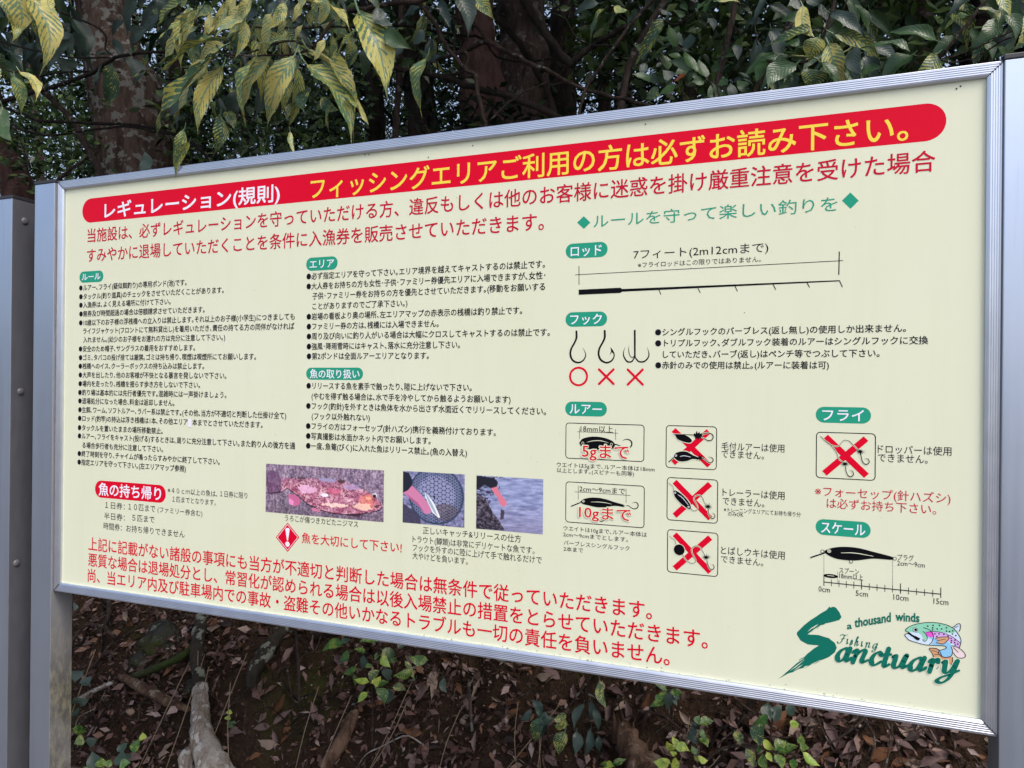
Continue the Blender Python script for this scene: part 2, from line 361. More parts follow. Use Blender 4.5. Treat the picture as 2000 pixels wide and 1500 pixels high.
# lettering: (text, left px, centre y px, right px, centre y px, glyph em in metres, colour, boldness, layer)
TX = []
def T(t, x0, y0, x1, y1, em, c='ink', b=.004, lay=3, rot=False): TX.append((t, x0, y0, x1, y1, em, c, b, lay, rot))
E1, E2 = .0148, .0200
for a in [("●ルアー､フライ(疑似餌釣り)の専用ポンド(池)です｡", 155.5, 562.5, 365, 553.7), ("●タックル(釣り道具)のチェックをさせていただくことがあります｡", 155.5, 579.5, 437.5, 568.7),
          ("●入漁券は､よく見える場所に付けて下さい｡", 155.5, 596, 333.7, 591), ("●無券及び時間超過の場合は倍額請求させていただきます｡", 155.5, 613.7, 400, 606),
          ("●10歳以下のお子様の浮桟橋への立入りは禁止します｡それ以上のお子様(小学生)につきましても", 155, 630.7, 576, 620),
          ("ライフジャケット(フロントにて無料貸出し)を着用いただき､責任の持てる方の同伴がなければ", 163, 647, 575, 638.7),
          ("入れません｡(幼少のお子様をお連れの方は充分に注意して下さい｡)", 163, 663.7, 440, 660.7), ("●安全のため帽子､サングラスの着用をおすすめします｡", 154.5, 681.7, 381, 680.7),
          ("●ゴミ､タバコの投げ捨ては厳禁｡ゴミは持ち帰り､喫煙は喫煙所にてお願いします｡", 154.5, 698.7, 500, 698), ("●桟橋へのイス､クーラーボックスの持ち込みは禁止します｡", 154, 715.5, 398.7, 716.5),
          ("●大声を出したり､他のお客様が不快となる暴言を発しないで下さい｡", 154, 733, 442, 735), ("●場内を走ったり､桟橋を揺らす歩き方をしないで下さい｡", 153.7, 750, 390.7, 753),
          ("●釣り場は基本的には先行者優先です｡混雑時には一声掛けましょう｡", 153, 767, 442, 772.5), ("●退場処分になった場合､料金は返却しません｡", 153, 784, 340.7, 788),
          ("●生餌､ワーム､ソフトルアー､ラバー系は禁止です｡(その他､当方が不適切と判断した仕掛け全て)", 153, 801, 558.7, 812.5),
          ("●ロッド(釣竿)の持込は浮き桟橋は1本､その他エリア", 152.5, 818, 366.5, 824.7), ("本までとさせていただきます｡", 375.5, 825.5, 512.5, 830.5), ("●タックルを置いたままの場所移動禁止｡", 152, 835.7, 317.5, 843),
          ("●ルアー､フライをキャスト(投げる)するときは､周りに充分注意して下さい｡また釣り人の後方を通", 152, 852.5, 576, 871), ("る場合歩行者も充分に注意して下さい｡", 160.5, 870.7, 318, 878),
          ("●終了時刻を守り､チャイムが鳴ったらすみやかに終了して下さい｡", 151.5, 887, 428.7, 902), ("●指定エリアを守って下さい｡(左エリアマップ参照)", 151, 904, 362.5, 915.5)]: T(*a, E1, 'ink', .016)
for a in [("●必ず指定エリアを守って下さい｡エリア境界を越えてキャストするのは禁止です｡", 599.5, 539.6, 1065, 517), ("●大人券をお持ちの方も女性･子供･ファミリー券優先エリアに入場できますが､女性･", 599.5, 559, 1065.7, 539),
          ("子供･ファミリー券をお持ちの方を優先とさせていただきます｡(移動をお願いする", 610.7, 578, 1065, 561), ("ことがありますのでご了承下さい｡)", 610.7, 598, 796, 593.5),
          ("●岩場の看板より奥の場所､左エリアマップの赤表示の桟橋は釣り禁止です｡", 599.5, 618, 1020, 607.7), ("●ファミリー券の方は､桟橋には入場できません｡", 599.5, 637, 857, 633.7),
          ("●周り及び向いに釣り人がいる場合は大幅にクロスしてキャストするのは禁止です｡", 599.5, 656.6, 1074, 650), ("●強風･降雨雪時にはキャスト､落水に充分注意し下さい｡", 599.5, 676, 898.5, 674.8),
          ("●第2ポンドは全面ルアーエリアとなります｡", 599.5, 695.6, 837.5, 695.6), ("●リリースする魚を素手で触ったり､陸に上げないで下さい｡", 598.7, 754, 921, 757),
          ("(やむを得ず触る場合は､水で手を冷やしてから触るようお願いします)", 608.6, 774, 997, 780.6), ("●フック(釣針)を外すときは魚体を水から出さず水面近くでリリースしてください｡", 598, 793.6, 1066, 803),
          ("(フック以外触れない)", 608.6, 813.6, 722, 815.7), ("●フライの方はフォーセップ(針ハズシ)携行を義務付けております｡", 597.5, 832, 968, 845),
          ("●写真撮影は水面かネット内でお願いします｡", 597.5, 851.6, 840.5, 861.5), ("●一度､魚篭(びく)に入れた魚はリリース禁止｡(魚の入替え)", 597.5, 871.4, 911.6, 884.6)]: T(*a, .0146, 'ink', .014)
for a in [("●シングルフックのバーブレス(返し無し)の使用しか出来ません｡", 1280, 648.4, 1770, 640.6), ("●トリプルフック､ダブルフック装着のルアーはシングルフックに交換", 1280, 670, 1813, 664),
          ("していただき､バーブ(返し)はペンチ等でつぶして下さい｡", 1295, 691.6, 1718, 689.7), ("●赤針のみでの使用は禁止｡(ルアーに装着は可)", 1280, 713, 1619, 712.8)]: T(*a, .0130, 'ink', .012)
T("レギュレーション(規則)", 205.5, 411, 547, 379, .038, 'white', .024, 3)
T("フィッシングエリアご利用の方は必ずお読み下さい｡", 608, 371, 1775, 245, .045, 'yellow', .014, 3)
T("当施設は、必ずレギュレーションを守っていただける方、違反もしくは他のお客様に迷惑を掛け厳重注意を受けた場合", 172, 462, 1828, 312.5, .0335, 'crimson', .010)
T("すみやかに退場していただくことを条件に入漁券を販売させていただきます｡", 171, 497, 1063, 437, .0335, 'crimson', .010)
T("ルールを守って楽しい釣りを", 1160, 433, 1637, 397, .0245, 'green', .004)
T("上記に記載がない諸般の事項にも当方が不適切と判断した場合は無条件で従っていただきます｡", 172, 1063, 1271.7, 1192, .0322, 'red', .010)
T("悪質な場合は退場処分とし、常習化が認められる場合は以後入場禁止の措置をとらせていただきます｡", 171.4, 1094.4, 1380.6, 1248, .0322, 'red', .010)
T("尚、当エリア内及び駐車場内での事故・盗難その他いかなるトラブルも一切の責任を負いません｡", 170.7, 1125.7, 1306, 1280, .0322, 'red', .010)
T("ルール", 160.7, 542, 197, 541, .0175, 'white', .02, 3); T("エリア", 605.5, 517, 653, 514.5, .0190, 'white', .012, 3); T("魚の取り扱い", 605.5, 730.5, 702, 731.2, .0190, 'white', .012, 3)
T("ロッド", 1115.6, 492, 1175.6, 487, .0210, 'white', .012, 3); T("フック", 1114, 624.6, 1175.6, 622.5, .0200, 'white', .012, 3); T("ルアー", 1112.4, 798.3, 1174.9, 799.5, .0200, 'white', .012, 3)
T("フライ", 1605.8, 809.5, 1687, 811.5, .0200, 'white', .012, 3); T("スケール", 1603, 1028, 1689, 1036, .0200, 'white', .012, 3); T("魚の持ち帰り", 192.5, 957, 313.7, 964.5, .0305, 'white', .022, 3)
T("※４０ｃｍ以上の魚は､", 327, 958.7, 424, 964.5, .0140); T("１日券に限り", 429, 965, 482.5, 968.7, .0140); T("１匹までとなります。", 336, 975.7, 421, 982, .0140)
T("１日券：", 204.5, 987.5, 243, 989.5, .0168); T("１０匹まで", 250, 991, 302.5, 993.5, .0168); T("(ファミリー券含む)", 307, 997, 394.5, 1002.5, .0140)
T("半日券：", 202.5, 1009, 243, 1011, .0168); T("５匹まで", 257.5, 1012.5, 301, 1015, .0168); T("時間券：お持ち帰りできません", 201.5, 1029.5, 360, 1042.5, .0168)
T("うろこが傷つきカビたニジマス", 555.5, 1012.5, 698.6, 1024, .0138); T("魚を大切にして下さい!", 588.5, 1052, 783.5, 1069, .0222, 'red', .010)
T("正しいキャッチ&リリースの仕方", 825, 1036.4, 1016.6, 1052, .0145); T("トラウト(鱒類)は非常にデリケートな魚です｡", 805, 1053.5, 1043, 1074.5, .0142)
T("フックを外すのに陸に上げて手で触れるだけで", 805, 1070, 1057, 1093.4, .0142); T("大やけどを負います｡", 804.5, 1085.6, 912.5, 1096, .0142)
T("7フィート(2m12cmまで)", 1238, 497, 1501.6, 482.5, .0175, 'ink', .004); T("※フライロッドはこの限りではありません｡", 1246.6, 517.6, 1487, 506, .0100)
T("18mm以上", 1133.7, 837, 1197, 838.5, .0128); T("ウエイトは5gまで､ルアー本体は18mm", 1087, 907.7, 1278, 916, .0090); T("以上とします｡(スピナーも同等)", 1087, 918.5, 1237.8, 925, .0090)
T("2cm〜9cmまで", 1131, 954.6, 1220, 959, .0115); T("ウエイトは10gまで､ルアー本体は", 1099.6, 1031.5, 1262.5, 1044, .0090); T("2cm〜9cmまでとします｡", 1099, 1043.4, 1225.4, 1053.7, .0090)
T("バーブレスシングルフック", 1100, 1061, 1228.6, 1069.8, .0090); T("2本まで", 1099.6, 1072, 1137.8, 1074.7, .0090)
for y0, y1 in ((873, 873.5), (961, 967.4), (1075, 1083.6)): pass
T("毛付ルアーは使用", 1409, 872, 1531.6, 874.5, .0140); T("できません｡", 1408.4, 885.4, 1491.8, 890, .0140)
T("トレーラーは使用", 1410.6, 960.5, 1531.6, 968, .0140); T("できません｡", 1410.6, 976.6, 1492, 984, .0140); T("※トレーニングエリアにてお持ち帰り分", 1413, 994.8, 1563, 1004.6, .0084); T("のみOK", 1421, 1003, 1451, 1004.8, .0084)
T("とばしウキは使用", 1407, 1074.5, 1531.6, 1084, .0140); T("できません｡", 1407, 1090.6, 1489.6, 1099, .0130)
T("ドロッパーは使用", 1714, 875.8, 1858, 881, .0140); T("できません｡", 1714, 892, 1811.6, 897.5, .0140)
T("※フォーセップ(針ハズシ)", 1591, 958, 1856, 973, .0165, 'crimson', .006); T("は必ずお持ち下さい｡", 1614, 981.5, 1828, 995, .0165, 'crimson', .006)
T("プラグ", 1752, 1087.5, 1783.6, 1089.5, .0098); T("2cm〜9cm", 1751.4, 1098.5, 1805, 1102.6, .0100); T("スプーン", 1638, 1113.5, 1676.6, 1116, .0098); T("18mm以上", 1638, 1124, 1684.8, 1127, .0100)
T("0cm", 1597.4, 1149.5, 1619.8, 1151, .0118); T("5cm", 1670, 1157.5, 1694, 1159.5, .0118); T("10cm", 1743.6, 1165, 1773, 1167.5, .0118); T("15cm", 1822, 1172.5, 1851, 1175.5, .0118)
for t, xa, ya, xb, yb, em in (("5gまで", 1137, 880, 1228, 883.5, .0265), ("10gまで", 1130.4, 999, 1231.6, 1006, .0240)):
    T(t, xa-1.2, ya, xb+1.2, yb, em, 'cream', .075, 8); T(t, xa, ya, xb, yb, em, 'red', .010, 9)
T("a", 1653, 1223, 1662, 1221.5, .0135, 'teal', .03, 3, True); T("thousand", 1668, 1217, 1738, 1205.5, .0190, 'teal', .03, 3, True); T("winds", 1748, 1204, 1794, 1207, .0180, 'teal', .03, 3, True)
tmp = []
for t in TX:
    c = bpy.data.curves.new('t', 'FONT'); c.body = t[0]; c.resolution_u = 3 if t[5] > .03 else 2; c.offset = 0; c.fill_mode = 'FRONT'
    o = bpy.data.objects.new('t', c); COL.objects.link(o); tmp.append(o)
bpy.context.view_layer.update(); dg = bpy.context.evaluated_depsgraph_get()
for t, o in zip(TX, tmp):
    me = bpy.data.meshes.new_from_object(o.evaluated_get(dg)); me.name = 'lettering'
    v = np.zeros(len(me.vertices)*3); me.vertices.foreach_get('co', v); v = v.reshape(-1, 3)
    (txt, x0, y0, x1, y1, em, cn, bo, lay, rot) = t
    u0, v0 = S(x0, y0); u1, v1 = S(x1, y1); a, b = v[:, 0].min(), v[:, 0].max()
    u = u0+(v[:, 0]-a)/(b-a)*(u1-u0)
    asc = .38 if not rot else .30
    if rot: vz = v0+(v1-v0)*(v[:, 0]-a)/(b-a)+(v[:, 1]-asc)*em
    else:
        latin = all(ord(ch) < 128 for ch in txt); vz = (v0+v1)/2+(v[:, 1]-(.36 if latin else asc))*em
    out = np.stack([u, np.full(len(u), YF-lay*LAY), vz], 1)
    me.vertices.foreach_set('co', out.ravel()); me.update(); me.materials.clear()
    ex = t[7]*em
    if t[7] > .007:       # a heavier weight: the same outlines again, shifted a hair and joined
        bm = bmesh.new(); bm.from_mesh(me); k8_ = 8 if ex > .03*em else 4
        for j in range(k8_):
            a_ = 2*math.pi*(j+.5)/k8_; g = bmesh.new(); g.from_mesh(me)
            for vv in g.verts: vv.co += Vector((math.cos(a_)*ex, -.000005*(j+1), math.sin(a_)*ex))
            tm = bpy.data.meshes.new('tmp'); g.to_mesh(tm); g.free(); bm.from_mesh(tm); bpy.data.meshes.remove(tm)
        bm.to_mesh(me); bm.free()
    link('lettering', me, M[cn], panel); bpy.data.objects.remove(o)
# title banner and heading pills
def pill(xa, ya, xb, yb, hpx, mm, xm=None, name='heading_pill'):
    u0, v0 = S(xa, ya); u1, v1 = S(xb, yb); h = hpx*vs(xm or (xa+xb)/2, (ya+yb)/2); z = (v0+v1)/2
    add_print(name, [rrect(u0, u1, z-h/2, z+h/2, h/2*.98, 12)], 1, M[mm])
u0, u1 = .0542, 1.7496; add_print('title_banner', [rrect(u0, u1, .8180, .8722, .0268, 12)], 1, M['red'])
pill(156, 542.5, 202.5, 541, 22, 'green'); pill(598.7, 517, 660, 514.5, 26, 'green'); pill(598, 730.4, 709, 731, 24, 'green')
pill(1105.6, 491.5, 1187.4, 486.5, 29.3, 'green'); pill(1104.8, 624.8, 1186, 622.4, 28.6, 'green'); pill(1103.6, 798.3, 1185, 799.6, 28.3, 'green')
pill(1593, 809, 1701, 811.8, 31.4, 'green'); pill(1592, 1027, 1699.6, 1036.5, 31.2, 'green'); pill(185, 956, 323, 965.8, 34, 'red')
def Q(pts): return [S(*p) for p in pts]
def dia(cx, cy, hw, hh): return Q([(cx-hw, cy), (cx, cy+hh), (cx+hw, cy), (cx, cy-hh)])
add_print('diamond_mark', [dia(1141, 435, 13, 12.5)], 1, M['green']); add_print('diamond_mark', [dia(1662, 391.5, 16.5, 16)], 1, M['green'])
V_, F_ = [], []
add_print('warning_sign', [dia(560.6, 1050, 23, 28.5)], 1, M['red']); 
d0 = dia(560.6, 1050, 20.6, 25.6); d1 = dia(560.6, 1050, 19.4, 24.3); add_print('warning_sign_rim', [[d0[i], d0[(i+1) % 4], d1[(i+1) % 4], d1[i]] for i in range(4)], 2, M['white'])
add_print('exclamation_mark', [Q([(556.2, 1034), (558, 1032), (562.5, 1031.8), (564.8, 1034.2), (561.4, 1056.5), (559.6, 1056.5)]), circ(S(560.3, 1063.3), .0052)], 2, M['white'])
# white correction patch
add_print('correction_patch', [Q([(367, 818.5), (373.6, 819), (373.8, 835.5), (367.4, 835)])], 4, M['patch'])

# ---- rod and hooks drawings ----
def SP(pts, n=6): return spline(Q(pts), n)
k = vs(1400, 550)
L_ = []
L_ += ribbon(Q([(1124, 537), (1647.5, 508.6)]), 1.2*k); L_ += ribbon(Q([(1131.4, 520), (1131.4, 556.6)]), 1.3*k); L_ += ribbon(Q([(1640, 491.7), (1639, 535.7)]), 1.8*k)
for a in (((1287.4, 566), (1291, 575)), ((1363.4, 562.4), (1368, 571.6)), ((1436, 559), (1440.6, 568.6)), ((1510, 554.4), (1515.5, 565.4)), ((1576.4, 551.5), (1581.5, 560.6)), ((1640.3, 548), (1645.7, 560))):
    L_ += ribbon(Q(a), 1.6*k)
add_print('dimension_line', L_, 2, M['ink'])
add_print('fishing_rod_drawing', [Q([(1130.6, 566), (1212, 562), (1215, 564), (1215, 570.3), (1212, 572.3), (1130.6, 576)]), Q([(1214, 564.6), (1640.6, 546.8), (1640.6, 549), (1214, 570)])], 2, M['black'])
def X5(pts): return [(1080+x*.2, 440+y*.2) for x, y in pts]
k5 = vs(1180, 690)*.2
H_ = []
def hookc(pts, w): return ribbon(SP(X5(pts), 5), [x*k5 for x in w])
H_ += hookc([(230, 1038), (230, 1100), (210, 1150), (180, 1205), (170, 1260), (190, 1315), (240, 1342), (290, 1325), (318, 1280), (312, 1235), (288, 1195)], [20, 20, 18, 18, 19, 19, 17, 14, 11, 7, 1])
H_ += hookc([(506, 1032), (506, 1095), (486, 1145), (456, 1200), (446, 1260), (468, 1315), (520, 1342), (570, 1325), (597, 1280), (590, 1235), (562, 1190)], [20, 20, 18, 18, 19, 19, 17, 15, 12, 9, 1])
H_.append(Q(X5([(562, 1190), (590, 1235), (597, 1262), (575, 1240), (553, 1270), (568, 1228)])))
H_ += hookc([(800, 1030), (800, 1290)], [18, 16])
H_ += hookc([(800, 1285), (770, 1330), (725, 1330), (692, 1280), (690, 1235), (706, 1190)], [10, 14, 14, 12, 8, 1])
H_ += hookc([(800, 1285), (835, 1328), (885, 1332), (925, 1300), (938, 1255), (920, 1188)], [10, 14, 15, 13, 10, 1])
H_ += hookc([(800, 1275), (775, 1292), (750, 1270), (740, 1220), (743, 1172)], [8, 8, 7, 6, 1])
add_print('fish_hook_drawing', H_, 2, M['black'])
add_print('red_circle_mark', ring(S(1129.8, 735.4), .0166, .0036), 2, M['red'])
def xmark(cx, cy, r, wpx):
    q_ = ribbon(Q([(cx-r, cy-r), (cx+r, cy+r)]), wpx*vs(cx, cy)); q2 = ribbon(Q([(cx+r, cy-r), (cx-r, cy+r)]), wpx*vs(cx, cy))
    add_print('red_cross_mark', q_, 2, M['red']); add_print('red_cross_mark', q2, 2.4, M['red'])
xmark(1184, 735.8, 14.2, 4.6); xmark(1240.6, 736.5, 14.6, 4.6)

# ---- lure boxes ----
def boxd(tl, tr, br, bl, r=.006):
    p = [S(*c) for c in (tl, tr, br, bl)]; x0 = (p[0][0]+p[3][0])/2; x1 = (p[1][0]+p[2][0])/2; z1 = (p[0][1]+p[1][1])/2; z0 = (p[2][1]+p[3][1])/2
    add_print('drawing_box', frame_poly(x0, x1, z0, z1, r, .0013), 1, M['ink'])
boxd((1104, 825), (1258, 830), (1258, 903), (1104, 895)); boxd((1103.8, 940), (1258, 949), (1258, 1032.8), (1103.3, 1019))
boxd((1300, 830), (1400, 833), (1399.4, 918.8), (1299.5, 913)); boxd((1301.4, 931.6), (1401.4, 936.5), (1401.4, 1023.6), (1301.4, 1015)); boxd((1301.4, 1032.8), (1401.9, 1041), (1401.4, 1127), (1302, 1117.4))
boxd((1593, 842.8), (1710, 846), (1710, 939), (1593, 933), .0062)
def XF(cx, cy, sc): return lambda pts: [(cx+x*sc, cy+y*sc) for x, y in pts]
# coordinates in a 1404 px wide enlargement of the region that starts at (1070, 815)
A6 = XF(1070, 815, 220/1404); k6 = vs(1180, 870)*220/1404
def st(pts, wd, f=A6, kk=None, n=6, sm=True):
    kk = k6 if kk is None else kk; w_ = [x*kk for x in wd] if hasattr(wd, '__len__') else wd*kk
    return ribbon(spline(Q(f(pts)), n) if sm else Q(f(pts)), w_)
L_ = st([(365, 180), (872, 198)], 5) + st([(392, 135), (392, 266)], 5) + st([(842, 150), (842, 282)], 5) + st([(328, 928), (1025, 974)], 5) + st([(374, 850), (374, 1022)], 5) + st([(970, 888), (970, 1065)], 5)
add_print('dimension_line', L_, 2, M['ink'])
def closed(pts, f, n=5):
    P = pts+[pts[0], pts[1]]; s_ = spline(Q(f(P)), n); return s_[n//2:-(n-n//2)-0] if False else spline(Q(f(pts+[pts[0]])), n)[:-1]
B_ = [closed([(388, 318), (430, 268), (520, 244), (620, 242), (720, 262), (800, 295), (832, 340), (815, 385), (740, 412), (640, 418), (520, 400), (420, 368)], A6)]
B_ += st([(828, 338), (860, 342), (905, 362), (950, 385), (1000, 385), (1035, 360), (1044, 325), (1025, 288), (985, 274), (950, 280), (925, 298)], [14, 12, 10, 9, 12, 15, 16, 14, 10, 6, 1])
B_.append(closed([(400, 1050), (440, 1020), (520, 1002), (620, 1003), (720, 1022), (830, 1058), (945, 1092), (940, 1116), (850, 1104), (780, 1108), (700, 1122), (600, 1120), (500, 1098), (430, 1080)], A6))
B_ += st([(400, 1062), (288, 1108)], 13, sm=False)
B_ += st([(970, 1102), (1000, 1102), (1030, 1125), (1070, 1140), (1108, 1128), (1120, 1095), (1105, 1066), (1075, 1058), (1045, 1072)], [8, 8, 8, 9, 11, 12, 10, 6, 1])
B_ += st([(628, 1270), (640, 1290), (665, 1298), (690, 1282), (698, 1245)], [4, 8, 10, 8, 2])
add_print('lure_drawing', B_, 3, M['black'])
W_ = st([(482, 312), (560, 294), (660, 294), (752, 318)], [3, 9, 9, 3]) + st([(532, 1056), (620, 1056), (710, 1065), (790, 1082)], [3, 8, 8, 3])
for c_, r_ in (((433, 322), 17), ((790, 337), 17), ((438, 1046), 16), ((384, 1047), 16), ((957, 1100), 16)): W_ += ring(S(*A6([c_])[0]), r_*k6, 5*k6)
W_ += [circ(S(*A6([(438, 1046)])[0]), 7*k6, 12)]
add_print('lure_highlight', W_, 4, M['cream'])
# coordinates in a 609 px wide enlargement of the region that starts at (1290, 820)
A7 = XF(1290, 820, 130/609); k7 = vs(1350, 970)*130/609
def cross(p, q_, r_, s_, wd, f, kk):
    for l, e in enumerate(((p, q_), (r_, s_))):
        P = [np.array(x) for x in Q(f(e))]; t = (P[1]-P[0])/np.hypot(*(P[1]-P[0])); n_ = np.array([-t[1], t[0]])*wd*kk/2
        add_print('red_cross_band', [[P[0]+n_, P[1]+n_, P[1]-n_, P[0]-n_]], 1.5+.4*l, M['red'])
cross((118, 92), (444, 418), (440, 104), (112, 394), 52, A7, k7); cross((125, 565), (452, 902), (450, 586), (124, 876), 52, A7, k7); cross((125, 1046), (450, 1392), (450, 1076), (124, 1358), 52, A7, k7)
A8 = XF(1400, 770, .28); k8 = vs(1650, 890)*.28
cross((757, 295), (1042, 567), (1040, 308), (748, 550), 43, A8, k8)
def fly(f, kk, cx, cy, s, ang=0):
    rs = random.Random(int(cx*7+cy)); pts = []
    for i in range(22):
        a = ang+2*math.pi*i/22; r = s*((1.0+.55*rs.random()) if i % 2 else .38); pts.append((cx+r*math.cos(a)*1.1, cy+r*math.sin(a)*.75))
    return [Q(f(pts))]
def icons(f, kk, black, outl):
    add_print('icon_outline', outl, 3, M['cream']); add_print('icon_drawing', black, 4, M['black'])
def both(pts, wd, f, kk, extra=9, sm=True):
    a = st(pts, wd, f, kk, 5, sm); w2 = [x+extra for x in wd] if hasattr(wd, '__len__') else wd+extra
    return a, st(pts, w2, f, kk, 5, sm)
bl, ol = [], []
def addb(a): bl.extend(a[0]); ol.extend(a[1])
def solid(pts, f, kk, extra=9): bl.append(closed(pts, f)); ol.extend(st(pts+[pts[0]], extra*1.5, f, kk, 4))
# box one: spinner and minnow with hair
addb(both([(118, 132), (300, 137)], 7, A7, k7, 8, False)); solid([(130, 138), (180, 134), (240, 146), (278, 176), (284, 198), (258, 210), (205, 198), (155, 176)], A7, k7)
bl += [Q(A7([(296, 138), (312, 120), (318, 132), (330, 98), (338, 124), (356, 108), (358, 128), (380, 118), (372, 140), (392, 150), (370, 156), (372, 172), (352, 162), (345, 184), (332, 164), (318, 178), (314, 156)]))]
addb(both([(372, 140), (400, 124), (440, 120), (472, 134), (480, 160), (462, 186), (430, 188), (400, 172), (375, 158)], [7, 8, 9, 9, 9, 9, 9, 7, 3], A7, k7))
solid([(118, 330), (140, 302), (190, 288), (240, 292), (290, 320), (345, 345), (345, 362), (290, 358), (240, 376), (180, 380), (138, 362)], A7, k7); addb(both([(122, 342), (74, 384)], 8, A7, k7, 6, False))
bl += fly(A7, k7, 358, 348, 36, .3); addb(both([(378, 348), (410, 366), (440, 388), (468, 386), (480, 364), (466, 344), (440, 338)], [5, 6, 7, 8, 8, 6, 2], A7, k7))
# box two: spoon and trailer
addb(both([(72, 576), (88, 592), (108, 606), (118, 644)], 3, A7, k7, 5)); solid([(112, 650), (140, 648), (190, 680), (240, 730), (272, 785), (268, 815), (240, 808), (180, 762), (130, 705)], A7, k7)
addb(both([(270, 810), (300, 832), (330, 822), (336, 792), (318, 760), (302, 722), (318, 696), (350, 688), (380, 710), (395, 750), (412, 776)], 4, A7, k7, 9))
bl += fly(A7, k7, 430, 792, 34, .2); addb(both([(432, 800), (434, 840), (448, 884), (472, 902), (492, 888), (490, 862), (470, 850)], [6, 6, 7, 8, 7, 5, 2], A7, k7))
# box three: bubble float
addb(both([(80, 1062), (98, 1082), (124, 1098), (136, 1140)], 3, A7, k7, 5)); bl.append(circ(S(*A7([(166, 1188)])[0]), 49*k7, 28, 50*k7)); ol.append(circ(S(*A7([(166, 1188)])[0]), 54*k7, 28))
addb(both([(196, 1228), (220, 1272), (262, 1306), (300, 1310), (316, 1286), (300, 1250), (282, 1210), (284, 1172), (316, 1152), (354, 1164), (380, 1200), (400, 1240)], 4, A7, k7, 9))
bl += fly(A7, k7, 412, 1256, 34, .5); addb(both([(418, 1266), (424, 1310), (440, 1352), (462, 1370), (484, 1354), (480, 1328), (462, 1320)], [6, 6, 7, 8, 7, 5, 2], A7, k7))
# fly box: dropper rig
addb(both([(722, 290), (750, 318), (790, 350), (840, 362), (866, 340), (886, 320), (920, 324), (950, 352), (985, 388)], 3, A8, k8, 7)); addb(both([(750, 320), (790, 350), (830, 400), (850, 450), (885, 475)], 3, A8, k8, 7))
bl += fly(A8, k8, 998, 398, 26, .1); bl += fly(A8, k8, 892, 484, 27, .4)
addb(both([(1003, 404), (1006, 440), (1018, 474), (1040, 488), (1060, 474), (1056, 452), (1038, 446)], [5, 5, 6, 7, 6, 5, 2], A8, k8)); addb(both([(898, 492), (898, 528), (912, 564), (932, 574), (950, 560), (946, 536), (932, 528)], [5, 5, 6, 7, 6, 5, 2], A8, k8))
icons(A7, k7, bl, ol)
W_ = st([(175, 335), (215, 328), (275, 340)], [3, 6, 3], A7, k7) + st([(154, 682), (200, 715), (250, 778)], [3, 6, 3], A7, k7)
for c_, r_ in (((139, 326), 10), ((104, 330), 12), ((113, 133), 10), ((130, 666), 9), ((254, 796), 9)): W_ += ring(S(*A7([c_])[0]), r_*k7, 4*k7)
add_print('icon_highlight', W_, 5, M['white'])
# ---- scale drawing ----
B_ = [closed([(745, 1090), (800, 1070), (880, 1062), (980, 1070), (1100, 1100), (1222, 1133), (1222, 1152), (1170, 1150), (1080, 1145), (960, 1158), (850, 1150), (790, 1130), (755, 1108)], A8), circ(S(*A8([(790, 1266)])[0]), 46*k8*1.02, 24, 14*k8)]
B_ += st([(652, 1137), (752, 1104)], 9, A8, k8, sm=False)
add_print('lure_drawing', B_, 3, M['black'])
L_ = st([(743, 1308), (1558, 1392)], 6, A8, k8, sm=False)
for i, x in enumerate((743, 795, 848, 899, 952, 1005, 1059, 1113, 1168, 1222, 1277, 1333, 1389, 1445, 1502, 1558)):
    yc = 1308+(x-743)*84/815; a, b_ = (24, 24) if i % 5 else (46, 26)
    L_ += st([(x, yc-a), (x, yc+b_)], 3.5 if i % 5 else 4.5, A8, k8, sm=False)
for x, ya, yb in ((743, 1120, 1300), (838, 1235, 1320), (1222, 1158, 1340)):
    y_ = ya
    while y_ < yb: L_ += st([(x, y_), (x, y_+6)], 2.6, A8, k8, sm=False); y_ += 10
add_print('ruler_drawing', L_, 3, M['ink'])
W_ = st([(862, 1104), (960, 1106), (1088, 1128)], [3, 6, 3], A8, k8)+st([(765, 1262), (815, 1267)], 3, A8, k8)
for c_ in ((780, 1092),): W_ += ring(S(*A8([c_])[0]), 12*k8, 4*k8)+[circ(S(*A8([c_])[0]), 5*k8, 10)]
for c_ in ((732, 1094), (932, 1165), (1237, 1144)): W_ += [circ(S(*A8([c_])[0]), 11*k8, 16)]
add_print('lure_highlight', W_, 4, M['cream'])
B_ = []
for c_ in ((732, 1094), (932, 1165), (1237, 1144)): B_ += ring(S(*A8([c_])[0]), 12*k8, 3.5*k8)
add_print('lure_ring', B_, 5, M['black'])

# ---- logo ----
A9 = XF(1500, 1170, .23); k9 = vs(1700, 1280)*.23
add_print('brush_letter', [Q(A9([(515, 62), (522, 70), (550, 62), (572, 72), (600, 110), (618, 150), (600, 175), (540, 192), (480, 205), (470, 214), (440, 220), (412, 248), (395, 250), (370, 275), (352, 278), (330, 298), (420, 303), (510, 330), (560, 370), (577, 410), (560, 450), (510, 490), (450, 515), (430, 516), (400, 532), (360, 545), (350, 560), (310, 566), (290, 584), (250, 592), (200, 620), (168, 628), (95, 668), (140, 626), (170, 600), (196, 578), (250, 530), (262, 508), (300, 490), (330, 460), (380, 420), (425, 392), (330, 383), (270, 350), (238, 300), (240, 280), (262, 258), (300, 220), (350, 180), (400, 148), (440, 120), (490, 92)]))], 2, M['teal'])
B_ = []
for a in (((330, 275), (365, 245), (420, 210)), ((345, 285), (390, 256), (430, 226)), ((180, 605), (230, 570), (300, 512)), ((210, 606), (255, 575), (285, 555)), ((240, 540), (270, 515), (300, 500)), ((375, 250), (400, 225), (415, 218))): B_ += st(list(a), [1, 7, 1], A9, k9)
add_print('brush_streak', B_, 3, M['cream'])
B_ = []
